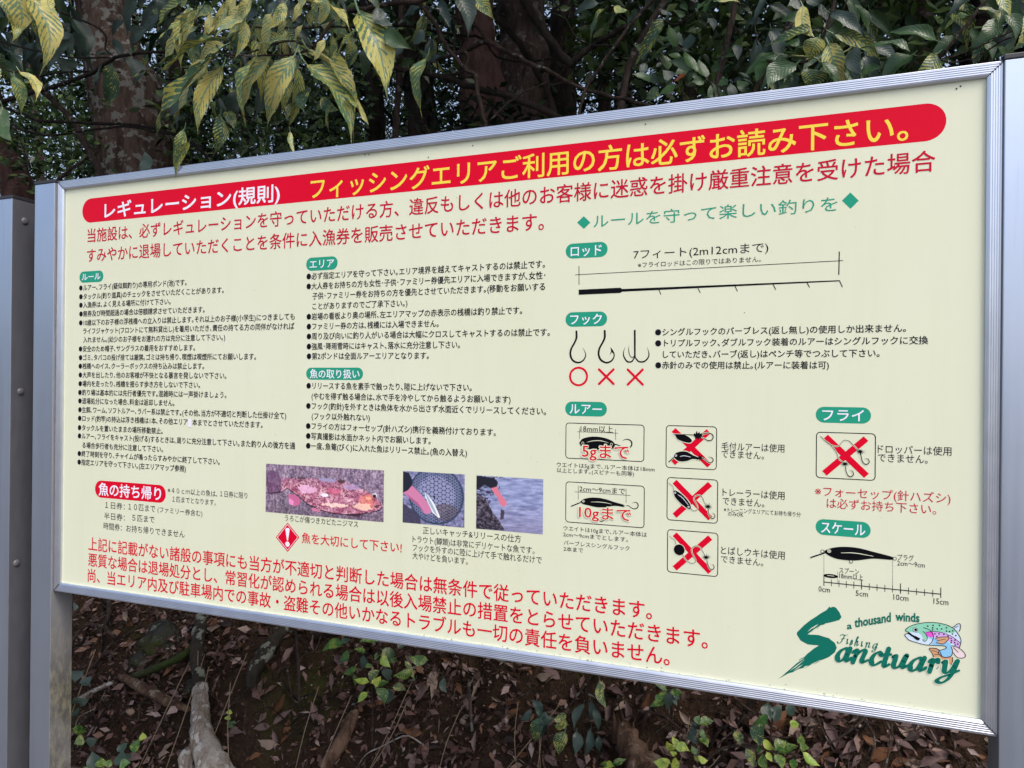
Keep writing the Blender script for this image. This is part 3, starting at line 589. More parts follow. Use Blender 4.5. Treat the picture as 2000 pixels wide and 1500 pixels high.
for a in (((300, 590), (350, 555), (400, 530)), ((380, 550), (420, 530), (445, 512)), ((80, 675), (120, 648), (170, 615))): B_ += st(list(a), [1, 4, 1], A9, k9)
add_print('brush_streak', B_, 2, M['teal'])
GL = dict(
 a=[[(.80, .80), (.55, 1), (.22, .8), (.05, .4), (.15, .05), (.38, .0), (.62, .28), (.80, .85)], [(.90, 1.02), (.74, .25), (.80, 0), (.98, .06), (1.1, .22)]],
 n=[[(-.05, .8), (.1, 1), (.2, .86), (.14, .4), (.08, -.02)], [(.14, .5), (.38, .88), (.58, 1), (.68, .82), (.60, .25), (.68, 0), (.95, .18)]],
 c=[[(.82, .80), (.60, 1), (.25, .82), (.05, .4), (.18, .04), (.48, 0), (.9, .25)]],
 t=[[(.48, 1.45), (.34, .8), (.24, .2), (.38, 0), (.72, .18)], [(.05, .97), (.75, .97)]],
 u=[[(-.05, .85), (.12, 1), (.14, .6), (.12, .2), (.3, 0), (.58, .22), (.80, .95)], [(.86, 1), (.72, .25), (.80, 0), (1.02, .18)]],
 r=[[(-.05, .8), (.12, 1), (.22, .86), (.16, .4), (.08, -.02)], [(.16, .5), (.4, .95), (.62, 1), (.66, .8)]],
 y=[[(-.05, .85), (.12, 1), (.16, .6), (.2, .15), (.42, .05), (.66, .35), (.84, .95)], [(.9, 1), (.74, .1), (.5, -.5), (.15, -.78), (-.15, -.62), (.1, -.32), (.6, -.1), (1.1, .22)]],
 F=[[(.1, 1.5), (.3, 1.75), (.8, 1.6), (1.2, 1.75)], [(.75, 1.6), (.6, .9), (.35, .1), (.0, 0), (-.1, .25)], [(.3, .85), (.9, .95)]],
 i=[[(.1, .9), (.16, 1), (.1, .2), (.2, 0), (.45, .25)], [(.2, 1.4), (.22, 1.42)]], s=[[(.0, .0), (.35, 1), (.5, .45), (.35, 0), (.1, .02)]],
 h=[[(.1, .6), (.45, 1.6), (.38, 1.8), (.25, 1.5), (.06, 0)], [(.12, .5), (.42, .95), (.5, .7), (.44, .1), (.6, 0), (.8, .25)]],
 g=[[(.75, .85), (.5, 1), (.2, .75), (.1, .25), (.35, .05), (.7, .6)], [(.85, 1), (.7, .1), (.5, -.6), (.15, -.65), (.15, -.35), (.7, 0), (.95, .2)]])
def script(seq, f, wpen, wmin, h):
    out = []
    for ch, x0, x1, yb in seq:          # enlargement px: left, right, baseline
        for strk in GL[ch]:
            P = spline([(x0+(x1-x0)*(x+.16*(y-.5)), yb-h*y) for x, y in strk], 6); Wd = []
            for i in range(len(P)):
                t = P[min(i+1, len(P)-1)]-P[max(i-1, 0)]; th = math.atan2(-t[1], t[0]); Wd.append(math.hypot(wpen*abs(math.sin(th-R_(20))), wmin)*k9)
            out += ribbon(Q(f([tuple(p) for p in P])), Wd)
    return out
SEQ = [('a', 580, 694, 520), ('n', 712, 856, 533), ('c', 868, 968, 552), ('t', 962, 1052, 568), ('u', 1050, 1180, 578), ('a', 1196, 1326, 600), ('r', 1362, 1462, 612), ('y', 1470, 1606, 625)]
add_print('script_lettering_halo', script(SEQ[-2:], A9, 50, 27, 104), 6, M['cream'])
add_print('script_lettering', script(SEQ, A9, 40, 17, 104), 7, M['teal'])
add_print('script_lettering', script([('F', 592, 650, 372), ('i', 662, 690, 378), ('s', 690, 726, 386), ('h', 730, 775, 392), ('i', 785, 815, 400), ('n', 822, 868, 408), ('g', 880, 926, 418)], A9, 10, 3.5, 42), 3, M['teal'])
def pf(nm, pts, lay, c_): add_print(nm, [closed(pts, A9, 4)], lay, M[c_])
fins = dict(tail=[(1360, 420), (1375, 412), (1440, 424), (1470, 488), (1555, 488), (1560, 520), (1545, 552), (1500, 530), (1405, 505), (1385, 455)], adipose=[(1560, 238), (1608, 206), (1626, 212), (1628, 240), (1618, 272), (1600, 262)], anal=[(1548, 392), (1600, 405), (1650, 440), (1670, 478), (1650, 496), (1600, 492), (1565, 450)])
pf('trout_fin', fins['tail'], 1, 'ftan'); pf('trout_fin', fins['adipose'], 1, 'fpale'); pf('trout_fin', fins['anal'], 1.4, 'ffin')
body = [(1160, 262), (1200, 228), (1280, 203), (1380, 195), (1480, 207), (1560, 240), (1610, 295), (1632, 350), (1618, 414), (1590, 402), (1548, 400), (1560, 440), (1545, 482), (1490, 490), (1455, 470), (1442, 432), (1495, 420), (1506, 402), (1470, 392), (1340, 386), (1250, 365), (1190, 345), (1155, 305), (1200, 285)]
add_print('trout_body', [Q(A9([tuple(p) for p in spline(body+[body[0]], 3)[:-1]]))], 2, M['fpale'])
pf('trout_back', [(1160, 262), (1200, 228), (1280, 203), (1380, 195), (1480, 207), (1545, 235), (1585, 275), (1540, 285), (1480, 278), (1400, 270), (1340, 276), (1345, 320), (1320, 354), (1308, 320), (1285, 292), (1240, 278), (1180, 275)], 3, 'fgreen')
pf('trout_stripe', [(1330, 280), (1400, 274), (1480, 285), (1560, 320), (1622, 368), (1616, 410), (1560, 370), (1470, 332), (1400, 322), (1350, 316)], 3.5, 'fpink'); pf('trout_stripe', [(1332, 282), (1390, 276), (1395, 318), (1350, 314)], 4, 'fmag')
pf('trout_belly', [(1350, 322), (1400, 326), (1470, 345), (1540, 375), (1560, 440), (1545, 480), (1490, 488), (1450, 455), (1448, 432), (1498, 416), (1500, 396), (1440, 388), (1385, 384), (1400, 350)], 3.2, 'fblue')
pf('trout_fin', [(1410, 335), (1455, 320), (1530, 322), (1500, 365), (1470, 378), (1420, 366), (1445, 350)], 4.5, 'ftan')
O_ = []
def os_(pts, wd=5): O_.extend(st(pts, wd, A9, k9, 4))
os_([tuple(p) for p in [(1200, 285), (1160, 262), (1200, 228), (1280, 203), (1380, 195), (1480, 207), (1560, 240), (1610, 295), (1632, 350), (1618, 414)]]); os_([(1190, 345), (1155, 305), (1172, 290), (1215, 300), (1262, 330)]); os_([(1190, 345), (1250, 365), (1340, 386), (1470, 392), (1506, 402), (1495, 420), (1442, 432)])
os_([(1330, 278), (1400, 272), (1480, 283), (1560, 318), (1625, 368)], 4); os_([(1312, 238), (1370, 262), (1398, 310), (1385, 360), (1360, 386)]); os_([(1308, 268), (1338, 300), (1345, 335), (1322, 356), (1306, 338)], 4)
os_([(1410, 335), (1455, 320), (1530, 322), (1500, 365), (1470, 378), (1420, 366)]); os_([(1425, 352), (1500, 335)], 4); os_([(1560, 238), (1608, 206), (1626, 212), (1628, 240), (1618, 272)]); os_([(1575, 240), (1612, 225)], 4)
os_([(1548, 392), (1600, 405), (1650, 440), (1670, 478), (1650, 496), (1600, 492), (1565, 450)]); os_([(1565, 405), (1610, 450)], 4); os_([(1360, 420), (1375, 412), (1440, 424), (1470, 488)]); os_([(1360, 420), (1385, 455), (1405, 505)]); os_([(1385, 430), (1440, 450)], 3); os_([(1400, 465), (1450, 468)], 3); os_([(1560, 490), (1560, 530), (1545, 555)])
os_([(1440, 440), (1450, 468), (1490, 490), (1545, 482), (1560, 440), (1548, 400)]); os_([(1420, 590), (1435, 580), (1440, 568)], 4)
O_ += [Q(A9([(1176, 282), (1200, 284), (1222, 302), (1250, 312), (1286, 332), (1272, 348), (1250, 342), (1228, 322), (1206, 308), (1190, 296)]))]
for x, y in ((1350, 226), (1395, 220), (1392, 240), (1392, 258), (1450, 220), (1430, 250), (1468, 250), (1508, 240), (1510, 268), (1535, 272), (1562, 266), (1560, 292), (1588, 306), (1410, 292), (1446, 292), (1486, 296), (1522, 310), (1548, 330), (1580, 345), (1552, 350), (1548, 366), (1578, 366), (1604, 378), (1582, 386), (1426, 314)): O_.append(circ(S(*A9([(x, y)])[0]), 6*k9, 8))
add_print('trout_outline', O_, 5, M['black'])
add_print('trout_eye', [circ(S(*A9([(1245, 258)])[0]), 19*k9, 16)], 4.8, M['white']); add_print('trout_eye', ring(S(*A9([(1245, 258)])[0]), 19*k9, 3*k9)+[circ(S(*A9([(1247, 258)])[0]), 12*k9, 14)], 5.4, M['black'])

# ---- three printed photographs, painted into vertex colours on flat sheets ----
def vnoise(s, t, sc, seed):
    rs = np.random.RandomState(seed); g = rs.rand(64, 64); x = (s*sc) % 63; y = (t*sc) % 63
    xi = x.astype(int); yi = y.astype(int); fx = x-xi; fy = y-yi; fx = fx*fx*(3-2*fx); fy = fy*fy*(3-2*fy)
    return (g[xi, yi]*(1-fx)+g[xi+1, yi]*fx)*(1-fy)+(g[xi, yi+1]*(1-fx)+g[xi+1, yi+1]*fx)*fy
def fbm(s, t, sc, seed): return .5*vnoise(s, t, sc, seed)+.3*vnoise(s, t, sc*2.1, seed+1)+.2*vnoise(s, t, sc*4.3, seed+2)
def inpoly(x, y, P):
    r = np.zeros(x.shape, bool); n = len(P)
    for i in range(n):
        (x1, y1), (x2, y2) = P[i], P[(i+1) % n]
        if y1 == y2: continue
        r ^= ((y1 > y) != (y2 > y)) & (x < (x2-x1)*(y-y1)/(y2-y1)+x1)
    return r
def mixc(img, mask, c, a=1.0):
    m_ = (mask*a)[..., None] if mask.dtype != bool else (mask.astype(float)*a)[..., None]
    return img*(1-m_)+np.array(c, float)/255*m_
mp_ = mat('printed_photograph', (.5, .5, .5), .35); q = N(mp_); at_ = q.t.nodes.new('ShaderNodeAttribute'); at_.attribute_name = 'ink'; q.col(at_.outputs['Color'])
def photo(name, tl, tr, br, bl, nx_, ny_, paint):
    p = [S(*c) for c in (tl, tr, br, bl)]; x0 = (p[0][0]+p[3][0])/2; x1 = (p[1][0]+p[2][0])/2; z1 = (p[0][1]+p[1][1])/2; z0 = (p[2][1]+p[3][1])/2
    s, t = np.meshgrid(np.linspace(0, 1, nx_+1), np.linspace(0, 1, ny_+1))
    img = paint(s, t); img = np.clip(img, 0, 1); col = np.where(img <= .04045, img/12.92, ((img+.055)/1.055)**2.4)*.95
    V = [(x0+(x1-x0)*a, YF-2*LAY, z1+(z0-z1)*b) for a, b in zip(s.ravel(), t.ravel())]; w_ = nx_+1
    F = [(j*w_+i, (j+1)*w_+i, (j+1)*w_+i+1, j*w_+i+1) for j in range(ny_) for i in range(nx_)]
    me = mesh(name, V, F); ca = me.color_attributes.new('ink', 'FLOAT_COLOR', 'POINT')
    ca.data.foreach_set('color', np.concatenate([col.reshape(-1, 3), np.ones((col.shape[0]*col.shape[1], 1))], 1).ravel())
    link(name, me, mp_, panel)
def fishpic(s, t):
    x, y = s*795, t*355                       # roughly the enlargement's own pixels
    g = fbm(s*2.2, t, 38, 3); v = vnoise(s*14, t*1.0, 9, 5)
    img = np.zeros(s.shape+(3,))+np.array([.52, .45, .53]); img += (g[..., None]-.5)*.55+(v[..., None]-.5)*.22*np.array([1, .9, .7])
    img *= (1-.25*(t > .6)[..., None]*(vnoise(s*3, t, 5, 9)[..., None]))
    body = [(100, 100), (180, 95), (300, 85), (430, 82), (520, 90), (600, 115), (680, 150), (740, 185), (788, 230), (786, 255), (760, 275), (700, 298), (600, 318), (480, 322), (380, 305), (300, 270), (230, 215), (150, 165), (110, 200), (20, 215), (12, 150), (15, 60), (45, 45), (80, 60)]
    xx = x+6*(fbm(s*3, t, 20, 21)-.5); yy = y+8*(fbm(s*3, t, 20, 22)-.5)
    for dx, dy in ((0, 7), (5, 4), (-4, 5)): img = mixc(img, inpoly(xx-dx, yy-dy, body), (40, 20, 40), .75)
    m0 = inpoly(xx, yy, body); a = fbm(s*3, t*1.3, 11, 31); b = fbm(s*3, t*1.3, 24, 41)
    bc = np.zeros_like(img)+np.array([.74, .52, .60]); bc += (a[..., None]-.5)*np.array([.5, .7, .55]); up = np.clip((150-y)/80, 0, 1)[..., None]; bc = bc*(1-.35*up)+np.array([.45, .38, .52])*.35*up
    img = np.where(m0[..., None], bc, img)
    img = mixc(img, m0 & (b > .60), (120, 60, 75), .7); img = mixc(img, m0 & (vnoise(s*5, t*2.2, 22, 51) > .78), (70, 25, 50), .8); img = mixc(img, m0 & (x < 110), (75, 60, 95), .6)
    for cx, cy, rx, ry, c_, al in ((290, 165, 60, 30, (225, 180, 210), .8), (470, 170, 45, 22, (200, 95, 125), .7), (410, 200, 26, 12, (235, 235, 250), .9), (690, 225, 50, 55, (220, 125, 110), .7), (660, 260, 60, 25, (240, 200, 180), .8), (480, 265, 90, 14, (245, 215, 200), .8), (590, 130, 55, 20, (170, 150, 190), .7), (430, 92, 60, 14, (150, 150, 185), .8), (520, 96, 25, 14, (60, 30, 40), .7), (250, 90, 30, 10, (50, 30, 40), .6), (700, 200, 20, 12, (250, 190, 150), .7)):
        d = ((x-cx)/rx)**2+((y-cy)/ry)**2+(b-.5)*1.6; img = mixc(img, (d < 1), c_, al)
    fin = [(160, 210), (215, 215), (250, 250), (235, 285), (195, 295), (165, 280)]; img = mixc(img, inpoly(xx, yy, fin), (190, 100, 140), .95); img = mixc(img, inpoly(xx, yy, [(165, 240), (200, 260), (195, 292), (168, 282)]), (225, 150, 200), .8)
    img = mixc(img, inpoly(xx, yy, [(315, 295), (380, 305), (385, 325), (330, 320)]), (200, 120, 150), .9); img = mixc(img, inpoly(xx, yy, [(550, 318), (660, 308), (640, 335), (560, 332)]), (60, 30, 45), .8)
    img = mixc(img, ((x-738)**2+(y-175)**2) < 230, (235, 225, 235), .8); img = mixc(img, ((x-736)**2+(y-180)**2) < 130, (15, 12, 22)); img = mixc(img, inpoly(xx, yy, [(745, 250), (788, 225), (780, 240), (755, 262)]), (90, 40, 60), .8)
    return np.clip((img-.5)*1.12+.52, 0, 1)
photo('printed_fish_photo', (519.5, 906.5), (749.6, 919), (747.8, 1019.6), (517.4, 1001), 270, 116, fishpic)
def netpic(s, t):
    x, y = s*415, t*365; g = fbm(s, t, 30, 61); img = np.zeros(s.shape+(3,))+np.array([.50, .50, .66]); img += (g[..., None]-.5)*.5
    img = mixc(img, (t > .62+.1*np.sin(s*9)) & (s < .3), (45, 40, 60), .75); img = mixc(img, (fbm(s, t, 26, 65) > .62) & (t > .6), (60, 55, 75), .7)
    d = np.hypot((x-225)/180, (y-160)/195); net = d < 1
    img = mixc(img, net, (150, 152, 190), .85); img = mixc(img, net & (d > .72), (95, 105, 140), .7); img = mixc(img, net & (np.hypot((x-290)/90, (y-270)/60) < 1), (105, 90, 100), .7)
    sc = 22.0*np.clip(1.15-.75*d**2, .35, 1); a = x+8; b = y
    hx = np.cos(2*math.pi*a/26)+np.cos(2*math.pi*(a*.5+b*.866)/26)+np.cos(2*math.pi*(a*.5-b*.866)/26)
    hx2 = np.cos(2*math.pi*a/14)+np.cos(2*math.pi*(a*.5+b*.866)/17)+np.cos(2*math.pi*(a*.5-b*.866)/17)
    line = np.where(d < .62, hx < -.95, hx2 < -.45); img = mixc(img, net & line, (30, 42, 70), .85)
    img = mixc(img, (d > .965) & (d < 1.03), (45, 60, 85), .9); img = mixc(img, ((x-215)**2+(y-168)**2) < 60, (10, 20, 30))
    img = mixc(img, inpoly(x, y, [(150, 140), (165, 150), (215, 215), (255, 305), (248, 315), (205, 280), (180, 230), (155, 175)]), (232, 236, 245)); img = mixc(img, inpoly(x, y, [(150, 140), (162, 150), (200, 215), (240, 300), (215, 280), (180, 220)]), (130, 150, 165), .7)
    img = mixc(img, inpoly(x, y, [(0, 150), (60, 95), (110, 145), (165, 205), (195, 260), (185, 290), (150, 290), (115, 250), (60, 205), (10, 160)]), (205, 125, 165)); img = mixc(img, inpoly(x, y, [(20, 155), (100, 215), (150, 280), (115, 250), (60, 205)]), (150, 75, 120), .7)
    img = mixc(img, inpoly(x, y, [(0, 5), (40, 10), (62, 60), (62, 100), (35, 135), (0, 155)]), (22, 26, 45)); return img
photo('printed_net_photo', (787, 920), (907, 927), (906, 1031), (785, 1020.5), 150, 130, netpic)
def waterpic(s, t):
    x, y = s*450, t*375; a = fbm(s*.7+t*.3, t*1.6, 12, 71); b = vnoise(s*.6+t, t*3, 16, 75); img = np.zeros(s.shape+(3,))+np.array([.55, .58, .74]); img += (a[..., None]-.5)*.35+(b[..., None]-.5)*.14
    lo = np.clip((t-.45)*1.2, 0, 1)[..., None]; img = img*(1-lo*.35)+np.array([.55, .42, .50])*lo*.35
    dk = np.clip(1.1-(x/190+y/700)+(fbm(s, t, 20, 81)-.5)*1.6, 0, 1); rp = (vnoise(s, t*2.5, 30, 83) > .45); img = mixc(img, rp & (dk > .42), (38, 35, 55), .85)
    bank = inpoly(x+20*(fbm(s, t, 18, 85)-.5), y, [(0, 130), (60, 150), (110, 240), (170, 320), (200, 375), (0, 375)]); img = np.where(bank[..., None], np.array([.25, .22, .28])+(fbm(s, t, 34, 87)[..., None]-.5)*.75, img)
    img = mixc(img, inpoly(x, y, [(170, 225), (195, 235), (190, 290), (165, 300)]), (50, 35, 45), .8)
    img = mixc(img, inpoly(x, y, [(100, 85), (140, 70), (170, 125), (205, 165), (210, 190), (185, 210), (160, 190), (150, 150), (125, 120)]), (215, 120, 140)); img = mixc(img, inpoly(x, y, [(0, 5), (120, 10), (150, 40), (140, 70), (100, 85), (60, 60), (10, 100), (0, 100)]), (20, 22, 38)); return img
photo('printed_water_photo', (930, 928.4), (1060, 936.5), (1059.5, 1044), (928.7, 1032.5), 150, 125, waterpic)

# ---- grime specks along the lower edge and a few over the face ----
P_ = []
for i in range(150):
    u = uni(.9, 1.79) if i < 100 else uni(.05, 1.75); z = .0005+abs(random.gauss(0, .0035)) if i < 110 else uni(.02, .88); r = uni(.0002, .0008) if i < 110 else uni(.0003, .0007)
    P_.append([(u+r*uni(.6, 2.2)*math.cos(a), z+r*math.sin(a)*uni(.7, 1.2)) for a in np.linspace(0, 2*math.pi, 6)[:-1]])
for x, y in ((838, 308), (925, 285), (714, 303), (722, 303), (1080, 252), (1262, 243), (1870, 173), (1878, 168)): P_.append(circ(S(x, y), .0013, 7))
o = add_print('grime_speck', P_, 6, M['dirt']); o['kind'] = 'stuff'

# ---- frame rails with ridged faces ----
def rail_profile():
    pts = [(-.002, -.001), (-.002, -.0045), (.0006, -.0062)]; x = .0012
    for i in range(5): pts += [(x, -.0057), (x+.0010, -.0064), (x+.0026, -.0064), (x+.0028, -.0057)]; x += .0030
    return pts+[(x, -.0066), (x+.0010, -.0064), (x+.0012, -.004), (x+.0012, .022), (-.002, .022)]
PR = rail_profile()
def rail(p0, p1, out, name='frame_rail'):
    """p0,p1: inner corners in (x,z); out: outward unit vector"""
    d = Vector((p1[0]-p0[0], 0, p1[1]-p0[1])); L = d.length; d.normalize(); o3 = Vector((out[0], 0, out[1])); V = []
    for end, sgn in ((Vector((p0[0], 0, p0[1])), -1), (Vector((p1[0], 0, p1[1])), 1)):
        for w_, y_ in PR: V.append(end+o3*w_+d*(sgn*(w_-.0006))+Vector((0, y_, 0)))
    n = len(PR); F = [(i, (i+1) % n, n+(i+1) % n, n+i) for i in range(n)]+[tuple(range(n))[::-1], tuple(range(n, 2*n))]
    me = mesh(name, V, F); bm = bmesh.new(); bm.from_mesh(me); bmesh.ops.recalc_face_normals(bm, faces=bm.faces); bm.to_mesh(me); bm.free()
    return link(name, me, M['rail'], board, (0, 0, ZB))
rail((0, .9), (1.8, .9), (0, 1)); rail((0, 0), (1.8, 0), (0, -1)); rail((0, 0), (0, .9), (-1, 0)); rail((1.8, 0), (1.8, .9), (1, 0))
for (cx, cz, sx, sz) in ((0, 0, -1, -1), (1.8, 0, 1, -1), (0, .9, -1, 1), (1.8, .9, 1, 1)):
    w0, w1, h_ = .0002, .0168, .00035; a_ = [(cx+sx*w0-h_, cz+sz*w0+h_*sx*sz), (cx+sx*w0+h_, cz+sz*w0-h_*sx*sz), (cx+sx*w1+h_, cz+sz*w1-h_*sx*sz), (cx+sx*w1-h_, cz+sz*w1+h_*sx*sz)]
    link('mitre_seam', mesh('mitre_seam', [(x, -.0071, z) for x, z in a_]+[(x, -.0040, z) for x, z in a_], [(0, 1, 2, 3), (4, 7, 6, 5), (0, 4, 5, 1), (1, 5, 6, 2), (2, 6, 7, 3), (3, 7, 4, 0)]), M['shadowgap'], board, (0, 0, ZB))
link('back_panel', boxv(0, 1.8, .008, .020, .0, .9), M['grime'], board, (0, 0, ZB))

# ---- posts ----
YP0, YP1 = -.012, .042
def post(x0, x1, ztop, parent, sides, name='post'):
    me = boxv(x0, x1, YP0, YP1, 0, ztop, .0015); me.materials.append(M['alu']); me.materials.append(sides)
    for p in me.polygons: p.material_index = 1 if abs(p.normal.x) > .8 else 0
    # origin at the board's lower edge so the grime keeps its height
    for v in me.vertices: v.co.z -= ZB
    o = bpy.data.objects.new(name, me); COL.objects.link(o); o.parent = parent; o.location = Vector((0, 0, ZB))-(parent.location)
    cp = link('post_cap', boxv(x0-.001, x1+.001, YP0-.001, YP1+.001, ztop, ztop+.0075, .0012), M['cap'], parent); cp.location = -parent.location
    return o
zl = at(69, 361, YP0).z; post(-.0835, -.0185, zl, board, M['grime'])
zr = at(1966, 116, YP0).z; post(1.8165, 1.8815, zr, board, M['grime'])
nb = thing('metal_post', 'aluminium post with bolt heads down its dark side at the left edge', 'post', (-.19, 0, 0))
zn = at(13, 388, YP0).z; post(-.223, -.158, zn, nb, M['side_dim'])
for px, py in ((48, 432), (40, 765), (32, 1100)):
    d = raydir(px, py); t = (-.158-CAM.x)/d.x; p = CAM+d*t
    bm = bmesh.new(); bmesh.ops.create_uvsphere(bm, u_segments=14, v_segments=8, radius=.0085)
    for v in bm.verts: v.co.x *= .45
    me = bpy.data.meshes.new('bolt'); bm.to_mesh(me); bm.free(); me.polygons.foreach_set('use_smooth', [True]*len(me.polygons))
    link('bolt', me, M['bolt'], nb, Vector((-.1575, p.y, p.z))-nb.location)

# ---------------- leaves ----------------
def leaf_mesh(seed, wr=.26, curl=.25, fold=.25, tip=.12, wav=.02, rows=9, pet=.14, name='leaf', peak=.42, halves=2):
    """length 1 along +x, width wr, petiole behind the origin"""
    rs = random.Random(seed); V, F, UV = [], [], []
    nc = halves*2+1; ph = rs.uniform(0, 6); bend = (-.12, .05, .13, -.04, .09)[(seed//13) % 5]
    for i in range(rows+1):
        t = i/rows; 
        if t < 1-tip: s_ = t/(1-tip); wdt = wr*(math.sin(math.pi*min(1, s_)**(math.log(.5)/math.log(peak)))**.85*.94+.06*(1-s_))
        else: s_ = (t-(1-tip))/tip; wdt = wr*.07*(1-s_)
        if i == 0: wdt = wr*.05
        x = t; z0 = -curl*t*t+ .02*math.sin(t*7+ph)
        for j in range(nc):
            u = (j-halves)/halves; y = u*wdt/2+bend*math.sin(t*math.pi)
            V.append((x*(1-.12*curl*t), y, z0+abs(u)*wdt/2*fold+wav*math.sin(t*15+ph+u*2)*abs(u)*(1 if t < .95 else 0))); UV.append((t, .5+u*.5))
    for i in range(rows):
        for j in range(nc-1): a = i*nc+j; F.append((a, a+1, a+nc+1, a+nc))
    b = len(V)
    if pet:
        r = .009
        for x, z in ((-pet, pet*.28), (-pet*.4, pet*.06), (.04, .004)):
            V += [(x, -r, z), (x, r, z), (x, 0, z-r*1.6)]; UV += [(0, .5)]*3
        for i in range(2):
            for k in range(3): F.append((b+i*3+k, b+i*3+(k+1) % 3, b+(i+1)*3+(k+1) % 3, b+(i+1)*3+k))
    me = mesh(name, V, F, True); uvl = me.uv_layers.new(name='UVMap')
    for l in me.loops: uvl.data[l.index].uv = UV[l.vertex_index]
    return me
LM = {}
def leafvar(mt, shape):
    key = (mt, shape)
    if key not in LM:
        out = []
        for s_ in range(5):
            kw = dict(long=dict(wr=.27, curl=.05+.13*s_, fold=.25+.12*s_, tip=.14, wav=.030), oval=dict(wr=.42, curl=.03+.05*s_, fold=.25, tip=.06, wav=.014, rows=7, pet=.10),
                      dead=dict(wr=.40, curl=-.35+.2*s_, fold=.9-.25*s_, tip=.08, wav=.05, rows=7, pet=.1, peak=.45))[shape]
            me = leaf_mesh(s_*13+7, **kw); me.materials.append(M[mt]); out.append(me)
        LM[key] = out
    return LM[key]
def place_leaf(base, tip, width, mt, parent=None, shape='long', nrm=None, roll=0, name='leaf', label=None, over=None):
    base, tip = Vector(base), Vector(tip); d = tip-base; L = d.length; x = d/L
    n = nrm or ((CAM-base).normalized()*.8+Vector((0, -.2, .8))); n = (n-x*n.dot(x)).normalized(); y = n.cross(x)
    Rm = Matrix((x, y, n)).transposed() @ Matrix.Rotation(roll, 3, 'X')
    me = random.choice(leafvar(mt, shape)); wr = dict(long=.27, oval=.42, dead=.40)[shape]
    o = bpy.data.objects.new(name, me); COL.objects.link(o); sx = L*1.02; sy = width/wr
    off = parent.location if parent is not None else Vector((0, 0, 0))
    o.matrix_world = Matrix.Translation(base-off) @ (Rm.to_4x4()) @ Matrix.Diagonal((sx, sy, sx, 1))
    if parent is not None: o.parent = parent
    return o
KT = dict(y='leaf_y', m='leaf_m', k='leaf_k', d='leaf_d', g='leaf_g', r='leaf_r', l='leaf_l', x='leaf_x', p='leaf_p')
def leaves(parent, L, Y, shape='long', dy=.03):
    for e in L:
        (x0, y0, x1, y1, wd, ty), Yl = e[:6], (e[6] if len(e) > 6 else Y+uni(-dy, dy))
        b = at(x0, y0, Yl); t = at(x1, y1, Yl+uni(-.03, .01)); sc = pxm(b)
        place_leaf(b, t, wd*sc*1.12, KT[ty], parent, shape, roll=uni(-.6, .6))
def branch(parent, pts, Y, wpx, m='twig', Y2=None, name='stem', n=4, jit=.0015, sides=7, rough=0):
    Y2 = Y if Y2 is None else Y2; K = len(pts); P = [at(p[0], p[1], Y+(Y2-Y)*i/(K-1)) for i, p in enumerate(pts)]
    s_ = pxm(P[0]); P = [Vector(p) for p in spline(P, n)]
    w_ = wpx if hasattr(wpx, '__len__') else [wpx, wpx*.7]
    return tube(name, P, [x*s_/2 for x in w_], M[m], parent, sides, rough, jit=jit)

